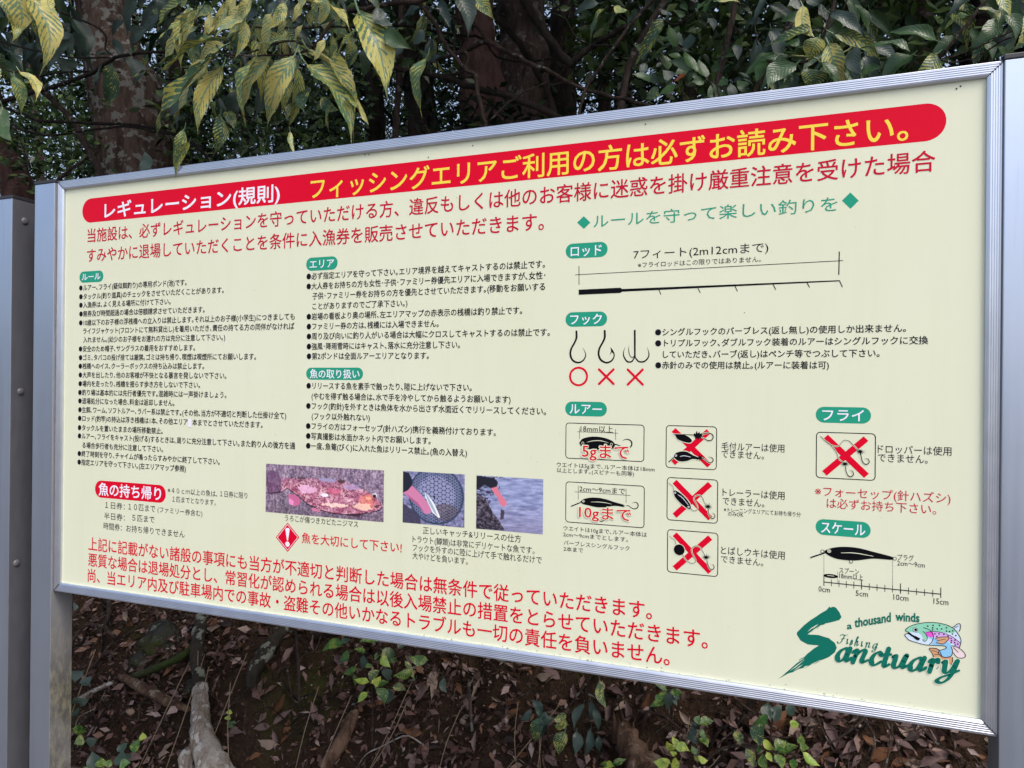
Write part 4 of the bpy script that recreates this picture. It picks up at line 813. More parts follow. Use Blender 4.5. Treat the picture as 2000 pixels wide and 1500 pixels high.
cA = thing('variegated_tree_branch', 'overhanging branch with long yellow-mottled drooping leaves above the left half of the board', 'tree branch', at(657, -60, .35))
branch(cA, [(960, -170), (850, -15), (775, 5), (700, 19), (657, 20)], .38, [12, 8], 'twig'); branch(cA, [(657, 20), (640, 55), (612, 92), (575, 105), (520, 109), (442, 107)], .38, [7, 3], 'twig', .25)
branch(cA, [(412, 37), (490, 52), (580, 54), (650, 52), (690, 52), (760, 40)], .5, 4, 'twig'); branch(cA, [(657, 20), (590, 8), (560, -40)], .4, 5, 'twig'); branch(cA, [(612, 92), (560, 80), (480, 105), (440, 107), (400, 60), (340, 10)], .3, 4, 'twig')
leaves(cA, [(532, 107, 434, 220, 30, 'y'), (575, 109, 506, 247, 40, 'y'), (582, 135, 567, 257, 20, 'm'), (567, 257, 579, 304, 10, 'y'), (596, 122, 699, 244, 44, 'm'), (605, 99, 735, 206, 36, 'y'), (615, 94, 732, 200, 32, 'm', .36),
            (700, 22, 760, 172, 62, 'm'), (835, 110, 790, 210, 34, 'm'), (420, 107, 312, 217, 42, 'y'), (395, 125, 245, 235, 40, 'm'), (435, 132, 387, 268, 32, 'y'), (497, 120, 435, 220, 34, 'm'), (440, 88, 360, 116, 26, 'y'),
            (390, 20, 288, 113, 38, 'y'), (440, 75, 303, 104, 26, 'm'), (557, 78, 462, 84, 24, 'y'), (497, 0, 438, 70, 18, 'y'), (445, 0, 388, 75, 16, 'y'), (355, 5, 268, 25, 26, 'm'), (500, 80, 497, 180, 28, 'm', .45), (697, 57, 642, 95, 24, 'm'),
            (690, 175, 704, 215, 22, 'm'), (645, 212, 620, 256, 26, 'm'), (600, 175, 597, 222, 24, 'k'), (750, 60, 800, 85, 30, 'g'), (735, 15, 775, 52, 28, 'd'), (830, 12, 777, 43, 22, 'd'), (590, 0, 557, 38, 20, 'y'), (540, 0, 515, 50, 22, 'd'), (560, -5, 550, 32, 22, 'd'),
            (650, 0, 620, 45, 20, 'g'), (600, 0, 697, 27, 26, 'y'), (430, 225, 400, 295, 36, 'k'), (375, 145, 330, 190, 30, 'd', .5), (520, 170, 475, 215, 32, 'd', .5), (470, 175, 445, 250, 30, 'd', .5), (560, 60, 600, 100, 26, 'k', .5), (640, 130, 690, 170, 24, 'm', .45), (545, 130, 540, 215, 28, 'm', .42), (470, 60, 400, 90, 24, 'm', .42), (610, 20, 640, 60, 24, 'd', .5), (505, 20, 470, 60, 26, 'd', .5),
            (430, 150, 400, 210, 32, 'k', .45), (405, 130, 365, 180, 28, 'm', .4), (700, 100, 660, 150, 24, 'k', .5), (575, 109, 548, 160, 22, 'y', .4), (455, 40, 480, 90, 28, 'k', .5), (380, 60, 330, 100, 26, 'd', .55), (530, 20, 560, 70, 26, 'd', .55), (420, 20, 380, 40, 22, 'm', .4), (630, 190, 668, 215, 22, 'k', .5), (350, 200, 322, 240, 26, 'd', .5), (585, 200, 560, 240, 18, 'k', .5),
            (460, -20, 420, 30, 22, 'y'), (380, -30, 340, 15, 22, 'm'), (310, -20, 300, 40, 26, 'd'), (690, -20, 740, 15, 26, 'k'), (640, -30, 690, 5, 24, 'd'), (520, -20, 470, 25, 24, 'k')], .28)
def fill(parent, n, xr, yr, Yr, types, L=(45, 95), shape='long', ang=(30, 150)):
    for i in range(n):
        x, y = uni(*xr), uni(*yr); a = R_(uni(*ang)); l = uni(*L); leaves(parent, [(x, y, x+l*math.cos(a), y+l*math.sin(a), l*uni(.26, .38), random.choice(types), uni(*Yr))], .5, shape)
fill(cA, 78, (330, 870), (-30, 130), (.5, 1.0), 'ddkkgm', (32, 66), 'long', (50, 165)); fill(cA, 8, (400, 520), (120, 200), (.45, .8), 'kdm', (32, 60))
fill(cA, 26, (350, 660), (-10, 90), (.2, .42), 'ymmy', (48, 84), 'long', (95, 152))
cB = thing('dark_leaf_branch', 'branch with broad dark bluish leaves hanging before the pale trunk at the upper left', 'tree branch', at(0, 200, .5))
branch(cB, [(-160, 260), (0, 200), (100, 170), (175, 145), (225, 113), (285, 103), (340, 100)], .5, [9, 4], 'twig_dark', .4); branch(cB, [(120, 25), (200, 60), (205, 95), (225, 112)], .45, 4, 'twig_dark'); branch(cB, [(-100, 40), (0, 80), (75, 100), (140, 112), (225, 113)], .45, 4, 'twig_dark'); branch(cB, [(60, 152), (130, 140), (235, 141)], .5, 4, 'twig_dark')
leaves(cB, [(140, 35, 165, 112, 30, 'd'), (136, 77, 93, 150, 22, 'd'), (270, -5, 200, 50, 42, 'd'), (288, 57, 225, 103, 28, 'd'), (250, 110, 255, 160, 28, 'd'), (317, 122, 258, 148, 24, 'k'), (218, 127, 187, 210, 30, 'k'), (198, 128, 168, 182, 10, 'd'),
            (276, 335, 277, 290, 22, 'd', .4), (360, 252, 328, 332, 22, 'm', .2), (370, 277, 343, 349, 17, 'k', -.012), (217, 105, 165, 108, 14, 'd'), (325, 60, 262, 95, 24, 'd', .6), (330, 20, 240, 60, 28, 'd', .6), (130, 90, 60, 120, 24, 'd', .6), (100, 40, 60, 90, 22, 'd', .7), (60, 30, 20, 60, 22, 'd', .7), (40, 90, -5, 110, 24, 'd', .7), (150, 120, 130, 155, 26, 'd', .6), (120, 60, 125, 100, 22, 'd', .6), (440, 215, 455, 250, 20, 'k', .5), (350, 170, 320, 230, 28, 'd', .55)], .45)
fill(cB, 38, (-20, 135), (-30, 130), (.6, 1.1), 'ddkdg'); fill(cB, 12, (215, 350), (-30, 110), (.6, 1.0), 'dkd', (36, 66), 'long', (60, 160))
cC = thing('yellowing_leaf_branch', 'branch of large yellowing leaves at the top left corner above the posts', 'tree branch', at(-30, -60, .2))
branch(cC, [(-150, -120), (20, -60), (90, -30)], .15, 6, 'twig'); branch(cC, [(-90, 60), (10, 135), (40, 138)], .3, 4, 'twig')
leaves(cC, [(15, -25, 30, 60, 46, 'y'), (55, -15, 85, 120, 46, 'y'), (95, -15, 117, 28, 24, 'y'), (-10, -20, 5, 40, 34, 'y'), (37, 138, 75, 178, 24, 'y'), (28, 150, 32, 215, 22, 'm'), (5, 210, 33, 282, 34, 'g'), (20, 30, 22, 70, 20, 'm'), (-5, 130, 5, 175, 26, 'm')], .15)
cD = thing('flecked_leaf_branch', 'branch with a whorl of yellow-flecked glossy leaves above the right end of the title banner', 'tree branch', at(1600, -60, .35))
branch(cD, [(1700, -140), (1640, -30), (1612, 60), (1588, 110), (1560, 125)], .35, [8, 5], 'twig'); branch(cD, [(1545, 108), (1590, 112), (1610, 124), (1650, 100), (1670, 88)], .33, 3.5, 'petiole'); branch(cD, [(1600, 73), (1640, 30), (1660, -20)], .38, 3, 'twig')
leaves(cD, [(1585, 59, 1495, 52, 28, 'k'), (1568, 12, 1597, 75, 26, 'y'), (1600, 73, 1586, 120, 38, 'm'), (1618, 85, 1658, 160, 38, 'y'), (1628, 66, 1732, 113, 30, 'm'), (1555, 126, 1500, 180, 38, 'g'), (1576, 135, 1575, 178, 40, 'k'), (1605, 122, 1658, 157, 24, 'g'), (1541, 110, 1456, 160, 28, 'g'), (1541, 110, 1490, 97, 22, 'g'),
            (1612, 168, 1620, 148, 18, 'g'), (1720, 130, 1672, 155, 24, 'g'), (1672, 90, 1690, 150, 26, 'd'), (1620, 25, 1697, 67, 24, 'd'), (1565, 15, 1537, 15, 26, 'd'), (1610, 45, 1640, 80, 26, 'g', .42), (1700, 95, 1760, 110, 26, 'd', .42), (1690, 110, 1700, 160, 26, 'd', .42), (1640, 110, 1660, 140, 28, 'g', .45), (1560, 40, 1520, 30, 24, 'g', .45), (1490, 120, 1470, 160, 26, 'g', .45), (1560, 90, 1530, 75, 20, 'g', .45), (1600, 10, 1590, -30, 26, 'd', .4), (1545, 150, 1535, 185, 24, 'g', .45), (1645, 155, 1670, 130, 26, 'g', .45)], .32)
fill(cD, 22, (1470, 1700), (-20, 140), (.45, .9), 'ggdkd'); fill(cD, 10, (1480, 1700), (100, 150), (.38, .5), 'gd', (30, 60))
cE = thing('arching_leaf_branch', 'twigs with arching green leaves at the top right beside the right post', 'tree branch', at(1950, -60, .3))
branch(cE, [(1990, -100), (1925, 0), (1890, 45), (1835, 113)], .3, [9, 6], 'twig'); branch(cE, [(2080, 20), (1960, 67), (1910, 92), (1850, 113), (1832, 118)], .3, 4, 'twig'); branch(cE, [(2080, 40), (1975, 72), (1910, 110), (1870, 120), (1832, 118)], .28, 4, 'twig')
leaves(cE, [(1782, 107, 1712, 150, 38, 'g'), (1830, 105, 1765, 149, 42, 'k'), (1830, 80, 1742, 38, 26, 'g'), (1780, 105, 1697, 56, 24, 'g'), (1895, 30, 1835, 42, 30, 'k'), (1942, 38, 1888, 78, 36, 'g'), (1905, 15, 1962, 32, 26, 'k'), (2010, 28, 1978, 85, 38, 'm'), (1945, 90, 1995, 105, 28, 'g'), (1960, 30, 1995, 60, 26, 'g'), (1975, 5, 2010, 25, 24, 'g'), (1950, -10, 1985, 12, 24, 'm'), (1920, 85, 1945, 105, 20, 'g', .45), (2000, 70, 2015, 120, 30, 'g'), (1880, -10, 1845, 15, 26, 'd', .45)], .27)
fill(cE, 16, (1840, 2020), (-20, 80), (.4, .8), 'gdkg')
cF = thing('glossy_shrub', 'glossy small-leaved evergreen shrub with one reddening leaf, behind the top rail right of centre', 'shrub', at(1390, 420, .45))
branch(cF, [(1400, 420), (1398, 200), (1376, 152), (1350, 118), (1322, 90)], .45, 4, 'twig'); branch(cF, [(1345, 420), (1336, 200), (1307, 145), (1285, 110)], .45, 4, 'twig'); branch(cF, [(1380, 420), (1350, 210), (1305, 175), (1268, 155)], .45, 3, 'twig'); branch(cF, [(1420, 420), (1405, 190), (1378, 155)], .42, 4, 'twig')
leaves(cF, [(1306, 83, 1286, 65, 18, 'g'), (1321, 92, 1308, 46, 26, 'g'), (1343, 95, 1345, 64, 28, 'd'), (1307, 90, 1262, 116, 16, 'g'), (1305, 135, 1283, 101, 24, 'g'), (1350, 138, 1305, 120, 18, 'g'), (1363, 140, 1341, 95, 26, 'g'), (1380, 152, 1370, 110, 24, 'g'), (1390, 138, 1400, 118, 16, 'g'), (1375, 155, 1352, 158, 18, 'g'), (1270, 158, 1238, 140, 15, 'g'), (1285, 162, 1277, 140, 16, 'd'), (1305, 158, 1294, 137, 22, 'd'),
            (1318, 165, 1285, 180, 24, 'g'), (1285, 171, 1260, 190, 24, 'k'), (1317, 160, 1337, 140, 22, 'r'), (1341, 157, 1352, 140, 16, 'g'), (1408, 192, 1393, 157, 24, 'g'), (1340, 130, 1318, 140, 20, 'g', .5), (1330, 110, 1305, 105, 18, 'g', .5), (1420, 165, 1410, 148, 18, 'g', .5), (1435, 190, 1428, 160, 20, 'd', .5), (1390, 200, 1385, 178, 18, 'g', .5), (1455, 180, 1440, 152, 20, 'g', .5), (1470, 165, 1450, 150, 16, 'd', .5)], .45, 'oval')
for i in range(34):
    x, y = uni(1250, 1500), uni(5, 185); a = uni(0, 6.28); l = uni(16, 30); leaves(cF, [(x, y, x+l*math.cos(a), y+l*math.sin(a), l*.55, 'd' if rnd() < .6 else 'g', uni(.55, .9))], .6, 'oval')
cG = thing('sparse_twig', 'thin twig with a few pale-flecked leaves above the middle of the board', 'tree branch', at(1240, -50, .45))
branch(cG, [(1330, -60), (1240, 38), (1195, 100), (1150, 165), (1130, 225), (1120, 330)], .5, [8, 6], 'twig'); branch(cG, [(1196, 90), (1155, 88), (1125, 72), (1105, 38), (1075, -10)], .5, 4, 'twig_dark'); branch(cG, [(1232, 45), (1200, 22), (1175, 10)], .5, 3, 'twig_dark')
branch(cG, [(1296, 40), (1322, 48), (1375, 10), (1390, -20)], .4, 4, 'twig_dark')
leaves(cG, [(1170, 7, 1110, 20, 20, 'd'), (1180, 19, 1127, 67, 22, 'k'), (1200, 12, 1230, 18, 18, 'm'), (1296, 40, 1220, 108, 26, 'k'), (935, -10, 962, 25, 26, 'm'), (890, -8, 915, 40, 36, 'd'), (1390, 0, 1360, 22, 20, 'g'), (1400, 2, 1445, -6, 22, 'm'), (830, 60, 800, 85, 20, 'd'), (1245, 20, 1225, 55, 18, 'd')], .42)
# bare limbs, each a thing of its own
def limb(label, pts, Y, w_, m, Y2=None, twigs=()):
    o = thing('bare_branch', label, 'branch', at(*pts[0], Y)); branch(o, pts, Y, w_, m, Y2, 'stem', 4, .003, 8, .12)
    for tp, tw in twigs: branch(o, tp, Y, tw, m, None, 'twig', 4, .002, 5)
limb('kinked tan branch dropping to the rail left of the reddish trunks', [(800, -40), (817, 0), (838, 28), (855, 58), (875, 95), (910, 135), (929, 148), (932, 183), (945, 232), (952, 262), (955, 340)], .6, [9, 8, 8], 'twig', None, [([(952, 240), (1007, 190), (1075, 158)], 4), ([(910, 135), (915, 110), (905, 98)], 5)])
limb('grey branch with a swollen knuckle crossing before the reddish trunk', [(790, 140), (835, 122), (890, 105), (950, 83), (985, 98), (1025, 118), (1070, 140), (1132, 170), (1200, 190), (1252, 203), (1290, 225), (1330, 300)], .75, [6, 9, 10, 7, 8, 9], 'twig', .8, [([(950, 83), (935, 55), (900, 38), (870, 30)], 7), ([(885, 108), (890, 60), (898, 20)], 5), ([(1060, 150), (1075, 165), (1120, 158)], 3)])
limb('dark limb sloping down to the rail under the grey branch', [(700, 118), (760, 130), (860, 150), (925, 170), (1000, 190), (1060, 215), (1110, 245), (1180, 330)], .95, [9, 12, 13], 'bark_dark', None, [([(860, 150), (905, 140), (912, 115), (905, 100)], 6)])
limb('brown leaning limb crossing the central trunks', [(890, -40), (925, 0), (975, 38), (1025, 100), (1050, 140), (1080, 210), (1110, 330)], 1.1, [12, 12, 13], 'bark_dark')
limb('dark forked limb curving up at the centre top', [(1000, -50), (1022, 0), (1045, 38), (1075, 78), (1110, 122), (1125, 118), (1150, 95), (1190, 70), (1225, 50)], .9, [15, 15, 9], 'bark_dark', None, [([(1110, 122), (1090, 150), (1060, 175)], 4)])
limb('twisting dark twig over the upper left foliage', [(-100, 190), (15, 212), (75, 235), (175, 241), (250, 243), (338, 262), (400, 300), (430, 360)], .55, [5, 6, 7], 'twig_dark', .7)
limb('lower of the two dark twigs over the upper left foliage', [(-60, 220), (32, 248), (75, 262), (125, 262), (200, 250), (260, 250), (330, 262)], .5, [5, 4], 'twig_dark', .65)
limb('pinkish slanting sapling left of the big pale trunk', [(60, 150), (88, 180), (140, 232), (162, 270), (195, 338), (230, 430)], .9, [9, 12, 14], 'twig', None, [([(112, 352), (150, 322), (192, 295)], 6), ([(60, 330), (45, 290), (30, 250)], 4)])
limb('upright brown sapling at the right of the glossy shrub', [(1445, -50), (1438, 0), (1427, 50), (1415, 108), (1404, 160), (1395, 300)], .65, [11, 11, 12], 'twig')
limb('leaning brown sapling under the flecked leaves', [(1590, -40), (1568, 0), (1505, 112), (1472, 185), (1430, 320)], .7, [9, 10, 11], 'twig')
limb('crooked pale sapling left of the glossy shrub', [(1320, -50), (1298, 0), (1276, 40), (1236, 108), (1222, 160), (1213, 214), (1205, 330)], .95, [13, 15, 17], 'bark_grey')
limb('thin hooked twig above the glossy shrub', [(1500, -30), (1482, 18), (1475, 50), (1480, 88)], .6, [4, 3], 'twig')
limb('long thin twig running right over the reddish trunk', [(700, 45), (790, 50), (880, 68), (940, 75), (985, 118), (1100, 115)], 1.0, [4, 5, 3], 'twig_dark')
limb('fine twig hanging straight down before the reddish trunk', [(870, -30), (866, 40), (856, 80), (858, 150), (910, 190), (960, 205)], .7, [4, 3], 'twig_dark')

# ---------------- trees behind ----------------
def tree(label, p0, p1, wpx, Y, m, w2=None, crown=True, sides=16, rough=.35):
    """p0: upper pixel, p1: lower pixel; the trunk runs on down to the ground and up out of view"""
    a, b = at(*p0, Y), at(*p1, Y); s_ = pxm(b); d = (a-b); 
    zt = 7.5; top = b+d*((zt-b.z)/d.z) if d.z > .05 else a
    if (top-a).xy.length > 1.6: top = a+Vector(((top-a).x*.4, (top-a).y*.4, zt-a.z))
    g = b-d*((b.z-hgt(b.x, b.y)+.12)/d.z); g.x = b.x*.6+g.x*.4; g.z = hgt(g.x, Y)-.1
    o = thing('tree', label, 'tree', (g.x, g.y, g.z)); r1 = wpx*s_/2; r2 = (w2 or wpx*.9)*s_/2
    P = [g, g+(b-g)*.25, b, (a+b)/2+Vector((uni(-.03, .03)*r1*10, 0, 0)), a, a+(top-a)*.35, top]
    P = [Vector(p) for p in spline(P, 9)]
    tube('trunk', P, [r1*1.5, r1*1.15, r1, r1, r2, r2*.8, r2*.45], M[m], o, sides, rough)
    for k in range(3 if crown else 0):
        t_ = a+(top-a)*uni(.3, .95); e = t_+Vector((uni(-1.3, 1.3), uni(-.8, .8), uni(.3, 1.0))); tube('limb', [t_, (t_+e)/2+Vector((0, 0, .1)), e], [r2*.35, r2*.12], M[m], o, 6)
    return o
tree('broad pale trunk with flaking lichened bark, largest tree at the upper left', (198, 10), (272, 335), 138, 1.9, 'bark_pale', 92, sides=28, rough=.25)
tree('dark reddish leaning trunk at the left edge above the next board', (-20, 200), (35, 390), 56, 2.6, 'bark_red', 44)
tree('slender dark trunk between the left edge trunk and the pale trunk', (60, 120), (80, 350), 14, 4.2, 'bark_red')
tree('near-black trunk behind the yellow-mottled leaves', (722, 20), (735, 290), 44, 3.4, 'bark_dark')
tree('thin grey pole trunk just left of the widest black trunk', (785, 0), (772, 280), 14, 2.4, 'bark_grey')
tree('widest black trunk left of the bright gap above the rail', (800, 60), (828, 275), 62, 3.0, 'bark_dark', 50)
tree('reddish smooth trunk standing just right of the bright gap', (928, 10), (946, 245), 84, 3.0, 'bark_red', 76, sides=22)
tree('wide brown trunk right beside the reddish smooth trunk', (1020, 0), (1015, 235), 96, 3.6, 'bark_grey', 84, sides=22)
tree('dark straight trunk under the forked limb', (1100, 0), (1105, 225), 50, 4.2, 'bark_dark')
tree('narrow dark trunk at the bright speckled gap right of centre', (1182, 0), (1180, 220), 24, 4.6, 'bark_dark')
tree('grey lichened trunk behind the arching leaves at upper right', (1785, -10), (1802, 130), 64, 2.4, 'bark_grey', 58, sides=22)
tree('thin dark trunk left of the mottled leaves', (476, 150), (480, 320), 15, 3.6, 'bark_dark')
tree('thin crooked trunk under the tips of the mottled leaves', (668, 150), (692, 285), 13, 2.8, 'bark_red')
tree('black narrow trunk right of the pale trunk', (350, 160), (362, 330), 34, 3.4, 'bark_dark')
tree('dark thin trunk behind the glossy shrub', (1345, 0), (1348, 200), 30, 4.0, 'bark_dark'); tree('dark trunk behind the upright brown sapling', (1420, 0), (1445, 190), 26, 5.0, 'bark_dark')
tree('dark trunk above the second half of the title', (1535, 0), (1530, 180), 34, 5.2, 'bark_dark'); tree('thin black trunk left of the speckled gap at upper right', (1652, 0), (1650, 170), 12, 4.5, 'bark_dark')
tree('twin-like black trunk right of the speckled gap at upper right', (1720, -10), (1705, 150), 22, 4.2, 'bark_dark'); tree('dark trunk behind the right post', (1900, 0), (1905, 110), 60, 4.8, 'bark_dark')
for i in range(46):
    x = uni(-40, 2040); Y = uni(6.5, 14); wd = uni(5, 13) * (1.2 if Y < 9 else 1)
    a, b = at(x+uni(-10, 10), -10, Y), at(x, 380 if x < 700 else 260, Y); s_ = pxm(b)
    gx = b.x; gz = hgt(gx, Y); zn_ = ('above the left posts', 'behind the yellow-mottled leaves', 'around the reddish trunk', 'behind the glossy shrub', 'above the right end of the board')[min(4, max(0, int(x//400)))]; o = thing('distant_tree', ('thin' if wd < 9 else 'thicker')+' distant dark trunk in the gloom '+zn_, 'tree', (gx, Y, gz), ('thin' if wd < 9 else 'thicker')+' distant trunks '+zn_)
    tp = Vector((a.x+uni(-.2, .2), Y, 9)); tube('trunk', [Vector((gx, Y, gz-.1)), b, a, tp], [wd*s_*.62, wd*s_/2, wd*s_*.42, wd*s_*.25], M['bark_dark'], o, 7)

# foliage masses built leaf by leaf with numpy
def leafcloud(name, C, size, m, kind='stuff', aspect=.42, droop=.5, parent=None, tint=None, seed=1):
    rs = np.random.RandomState(seed); n = len(C); C = np.asarray(C, float); size = np.asarray(size, float)*np.ones(n)
    a = rs.uniform(0, 2*np.pi, n); el = rs.uniform(-1.0, .35, n)-droop*.2; d = np.stack([np.cos(a)*np.cos(el), np.sin(a)*np.cos(el), np.sin(el)], 1)
    r = rs.normal(size=(n, 3)); r[:, 2] += .9; nn = r-(r*d).sum(1)[:, None]*d; nn /= np.linalg.norm(nn, axis=1)[:, None]; s_ = np.cross(nn, d)
    L = size[:, None]; W = L*aspect*rs.uniform(.75, 1.2, (n, 1))
    V = np.stack([C, C+d*L*.4+s_*W*.5+nn*L*.05, C+d*L, C+d*L*.4-s_*W*.5+nn*L*.05, C+d*L*.45-nn*L*.02], 1).reshape(-1, 3)
    idx = np.arange(n)[:, None]*5; F = np.concatenate([idx+np.array([0, 1, 4]), idx+np.array([1, 2, 4]), idx+np.array([2, 3, 4]), idx+np.array([3, 0, 4])], 0)
    me = bpy.data.meshes.new(name); me.vertices.add(len(V)); me.vertices.foreach_set('co', V.ravel()); me.loops.add(len(F)*3); me.loops.foreach_set('vertex_index', F.ravel().astype(np.int32))
    me.polygons.add(len(F)); me.polygons.foreach_set('loop_start', np.arange(0, len(F)*3, 3, dtype=np.int32)); me.update(calc_edges=True); me.validate()
    at_ = me.attributes.new('tint', 'FLOAT', 'POINT'); tt = rs.rand(n) if tint is None else tint; at_.data.foreach_set('value', np.repeat(tt, 5).astype(np.float32))
    o = link(name, me, m, parent); o['kind'] = kind; return o
def clumps(n_cl, per, box, rad, seed, flat=.5):
    rs = np.random.RandomState(seed); c = np.stack([rs.uniform(*box[0], n_cl), rs.uniform(*box[1], n_cl), rs.uniform(*box[2], n_cl)], 1)
    p = np.repeat(c, per, 0)+rs.normal(size=(n_cl*per, 3))*np.array([rad, rad, rad*flat]); return p
def overhead(P, ymax=7):      # drops crown leaves from the near view; the rest shade from outside it
    q_ = (P-np.array(tuple(CAM))) @ np.array(RM); d = -q_[:, 2]; u = 1000+FPX*q_[:, 0]/d; v = 750-FPX*q_[:, 1]/d
    return P[~((d > 0) & (u > -140) & (u < 2140) & (v > -110) & (P[:, 1] < ymax))]
# unseen crowns added for shade, and the dim foliage seen between the trunks
leafcloud('forest_and_shade_canopy', overhead(clumps(1600, 60, ((-8, 10), (.7, 9), (3.0, 7.5)), .55, 5)), .17, M['far'], seed=2)  # crowns mostly out of view, added to darken the wood below
leafcloud('forest_and_shade_canopy', overhead(clumps(260, 60, ((-4, 6), (.05, 1.6), (2.7, 4.2)), .28, 25, .4)), .12, M['mid'], seed=12)  # low clumps added out of view to keep sky and sun off the bank
leafcloud('forest_and_shade_canopy', clumps(110, 55, ((-9, 8), (4.5, 8.5), (2.6, 5.5)), .30, 15), .075, M['far'], seed=3)
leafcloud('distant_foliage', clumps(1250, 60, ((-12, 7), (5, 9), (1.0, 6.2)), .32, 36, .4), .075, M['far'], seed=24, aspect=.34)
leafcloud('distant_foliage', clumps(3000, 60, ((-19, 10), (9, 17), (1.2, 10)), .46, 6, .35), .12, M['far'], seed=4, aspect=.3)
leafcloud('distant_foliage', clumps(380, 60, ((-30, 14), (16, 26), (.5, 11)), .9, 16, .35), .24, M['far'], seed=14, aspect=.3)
# brighter undergrowth at the left and low bushes behind the board
pl = []
for i in range(300):
    p = at(uni(20, 210) if i < 150 else uni(330, 700), uni(130, 350) if i < 150 else uni(120, 310), uni(1.5, 3.0)); pl.append(p)
P_ = np.repeat(np.array([tuple(p) for p in pl]), 14, 0); P_ += np.random.RandomState(5).normal(size=P_.shape)*.07
leafcloud('undergrowth', P_, .060, M['mid'], seed=6, aspect=.42)
P_ = np.array([tuple(at(uni(1130, 1820), uni(-30, 170), uni(1.8, 3.4))) for i in range(210)]+[tuple(at(uni(-20, 900), uni(-40, 120), uni(2.3, 3.6))) for i in range(200)]); P_ = np.repeat(P_, 13, 0)+np.random.RandomState(18).normal(size=(410*13, 3))*.075
leafcloud('undergrowth', P_, .085, M['mid'], seed=19, aspect=.42)
P_ = np.array([tuple(at(uni(820, 1120) if rnd() < .6 else uni(350, 700), uni(190, 300), uni(1.4, 2.6))) for i in range(60)]); P_ = np.repeat(P_, 14, 0)+np.random.RandomState(8).normal(size=(840, 3))*.06
leafcloud('undergrowth', P_, .07, M['far'], seed=9, aspect=.35)

# ---------------- the bank below the board ----------------
def on_bank(x, y): return Vector((x, y, hgt(x, y)))
def bank_normal(x, y):
    e = .03; return Vector((-(hgt(x+e, y)-hgt(x-e, y))/(2*e), -(hgt(x, y+e)-hgt(x, y-e))/(2*e), 1)).normalized()
# litter too dense to count
rs = np.random.RandomState(3); C = []; tl = []
def ribbon_leaves(n, size, seed, up):
    C = []
    for i in range(n):
        x = uni(-.9, 2.5); y = uni(.16, 1.35); dens = noise.noise(Vector((x*2.2, y*2.2, 9)))
        if dens < -.18 and rnd() < .75: continue
        nm = bank_normal(x, y); C.append(tuple(on_bank(x, y)+nm*uni(.0, up)))
    return C
C = ribbon_leaves(17000, .05, 1, .022); o = leafcloud('leaf_litter', C, np.random.RandomState(4).uniform(.012, .042, len(C)), M['deadstuff'], seed=21, aspect=.5)
C = ribbon_leaves(16000, .02, 2, .010); o = leafcloud('leaf_litter', C, np.random.RandomState(4).uniform(.006, .018, len(C)), M['deadstuff'], seed=22, aspect=.6)
C = ribbon_leaves(13000, .02, 2, .030); o = leafcloud('leaf_litter', C, np.random.RandomState(44).uniform(.006, .024, len(C)), M['deadstuff'], seed=23, aspect=.45)
# fine dead stalks and root hairs
V, F = [], []
for i in range(2600):
    x, y = uni(-.8, 2.4), uni(.16, 1.1); p = on_bank(x, y)+bank_normal(x, y)*uni(0, .02); a = uni(0, 6.28); L = uni(.03, .13); d = Vector((math.cos(a), math.sin(a)*.5, uni(-.8, .8))).normalized()
    q1 = p+d*L*.5+Vector((uni(-.01, .01), uni(-.02, 0), uni(-.01, .01))); q2 = p+d*L
    v, f = tubemesh([p, q1, q2], [uni(.0005, .0013), .0006], 3); o_ = len(V); V += v; F += [tuple(o_+k for k in ff) for ff in f]
tag(link('dry_stalk_litter', mesh('dry_stalk_litter', V, F), M['twig']), kind='stuff')
# tangle of roots and fallen twigs over the bank
for nm_, m_, num, rr in (('root_tangle', 'twig', 150, (.0012, .0035)), ('root_tangle', 'twig_dark', 130, (.0015, .0050)), ('root_tangle', 'wood_pale', 16, (.0010, .0022))):
    V, F = [], []
    for i in range(num):
        x, y = uni(-.75, 2.3), uni(.2, 1.1); a = uni(0, 6.28); L = uni(.08, .34); nn_ = 6; P = []; hd = a
        for k in range(nn_):
            nm = bank_normal(x, y); P.append(on_bank(x, y)+nm*(.006+.022*abs(math.sin(k*1.3+i)))); hd += uni(-.5, .5); x += math.cos(hd)*L/nn_; y += math.sin(hd)*L/nn_*.7; y = max(.17, y)
        P = [Vector(p) for p in spline(P, 3)]; r0 = uni(*rr); v, f = tubemesh(P, [r0, r0*.8, r0*.4], 5, .15, i); o_ = len(V); V += v; F += [tuple(o_+k for k in ff) for ff in f]
    tag(link(nm_, mesh(nm_, V, F, True), M[m_]), kind='stuff')
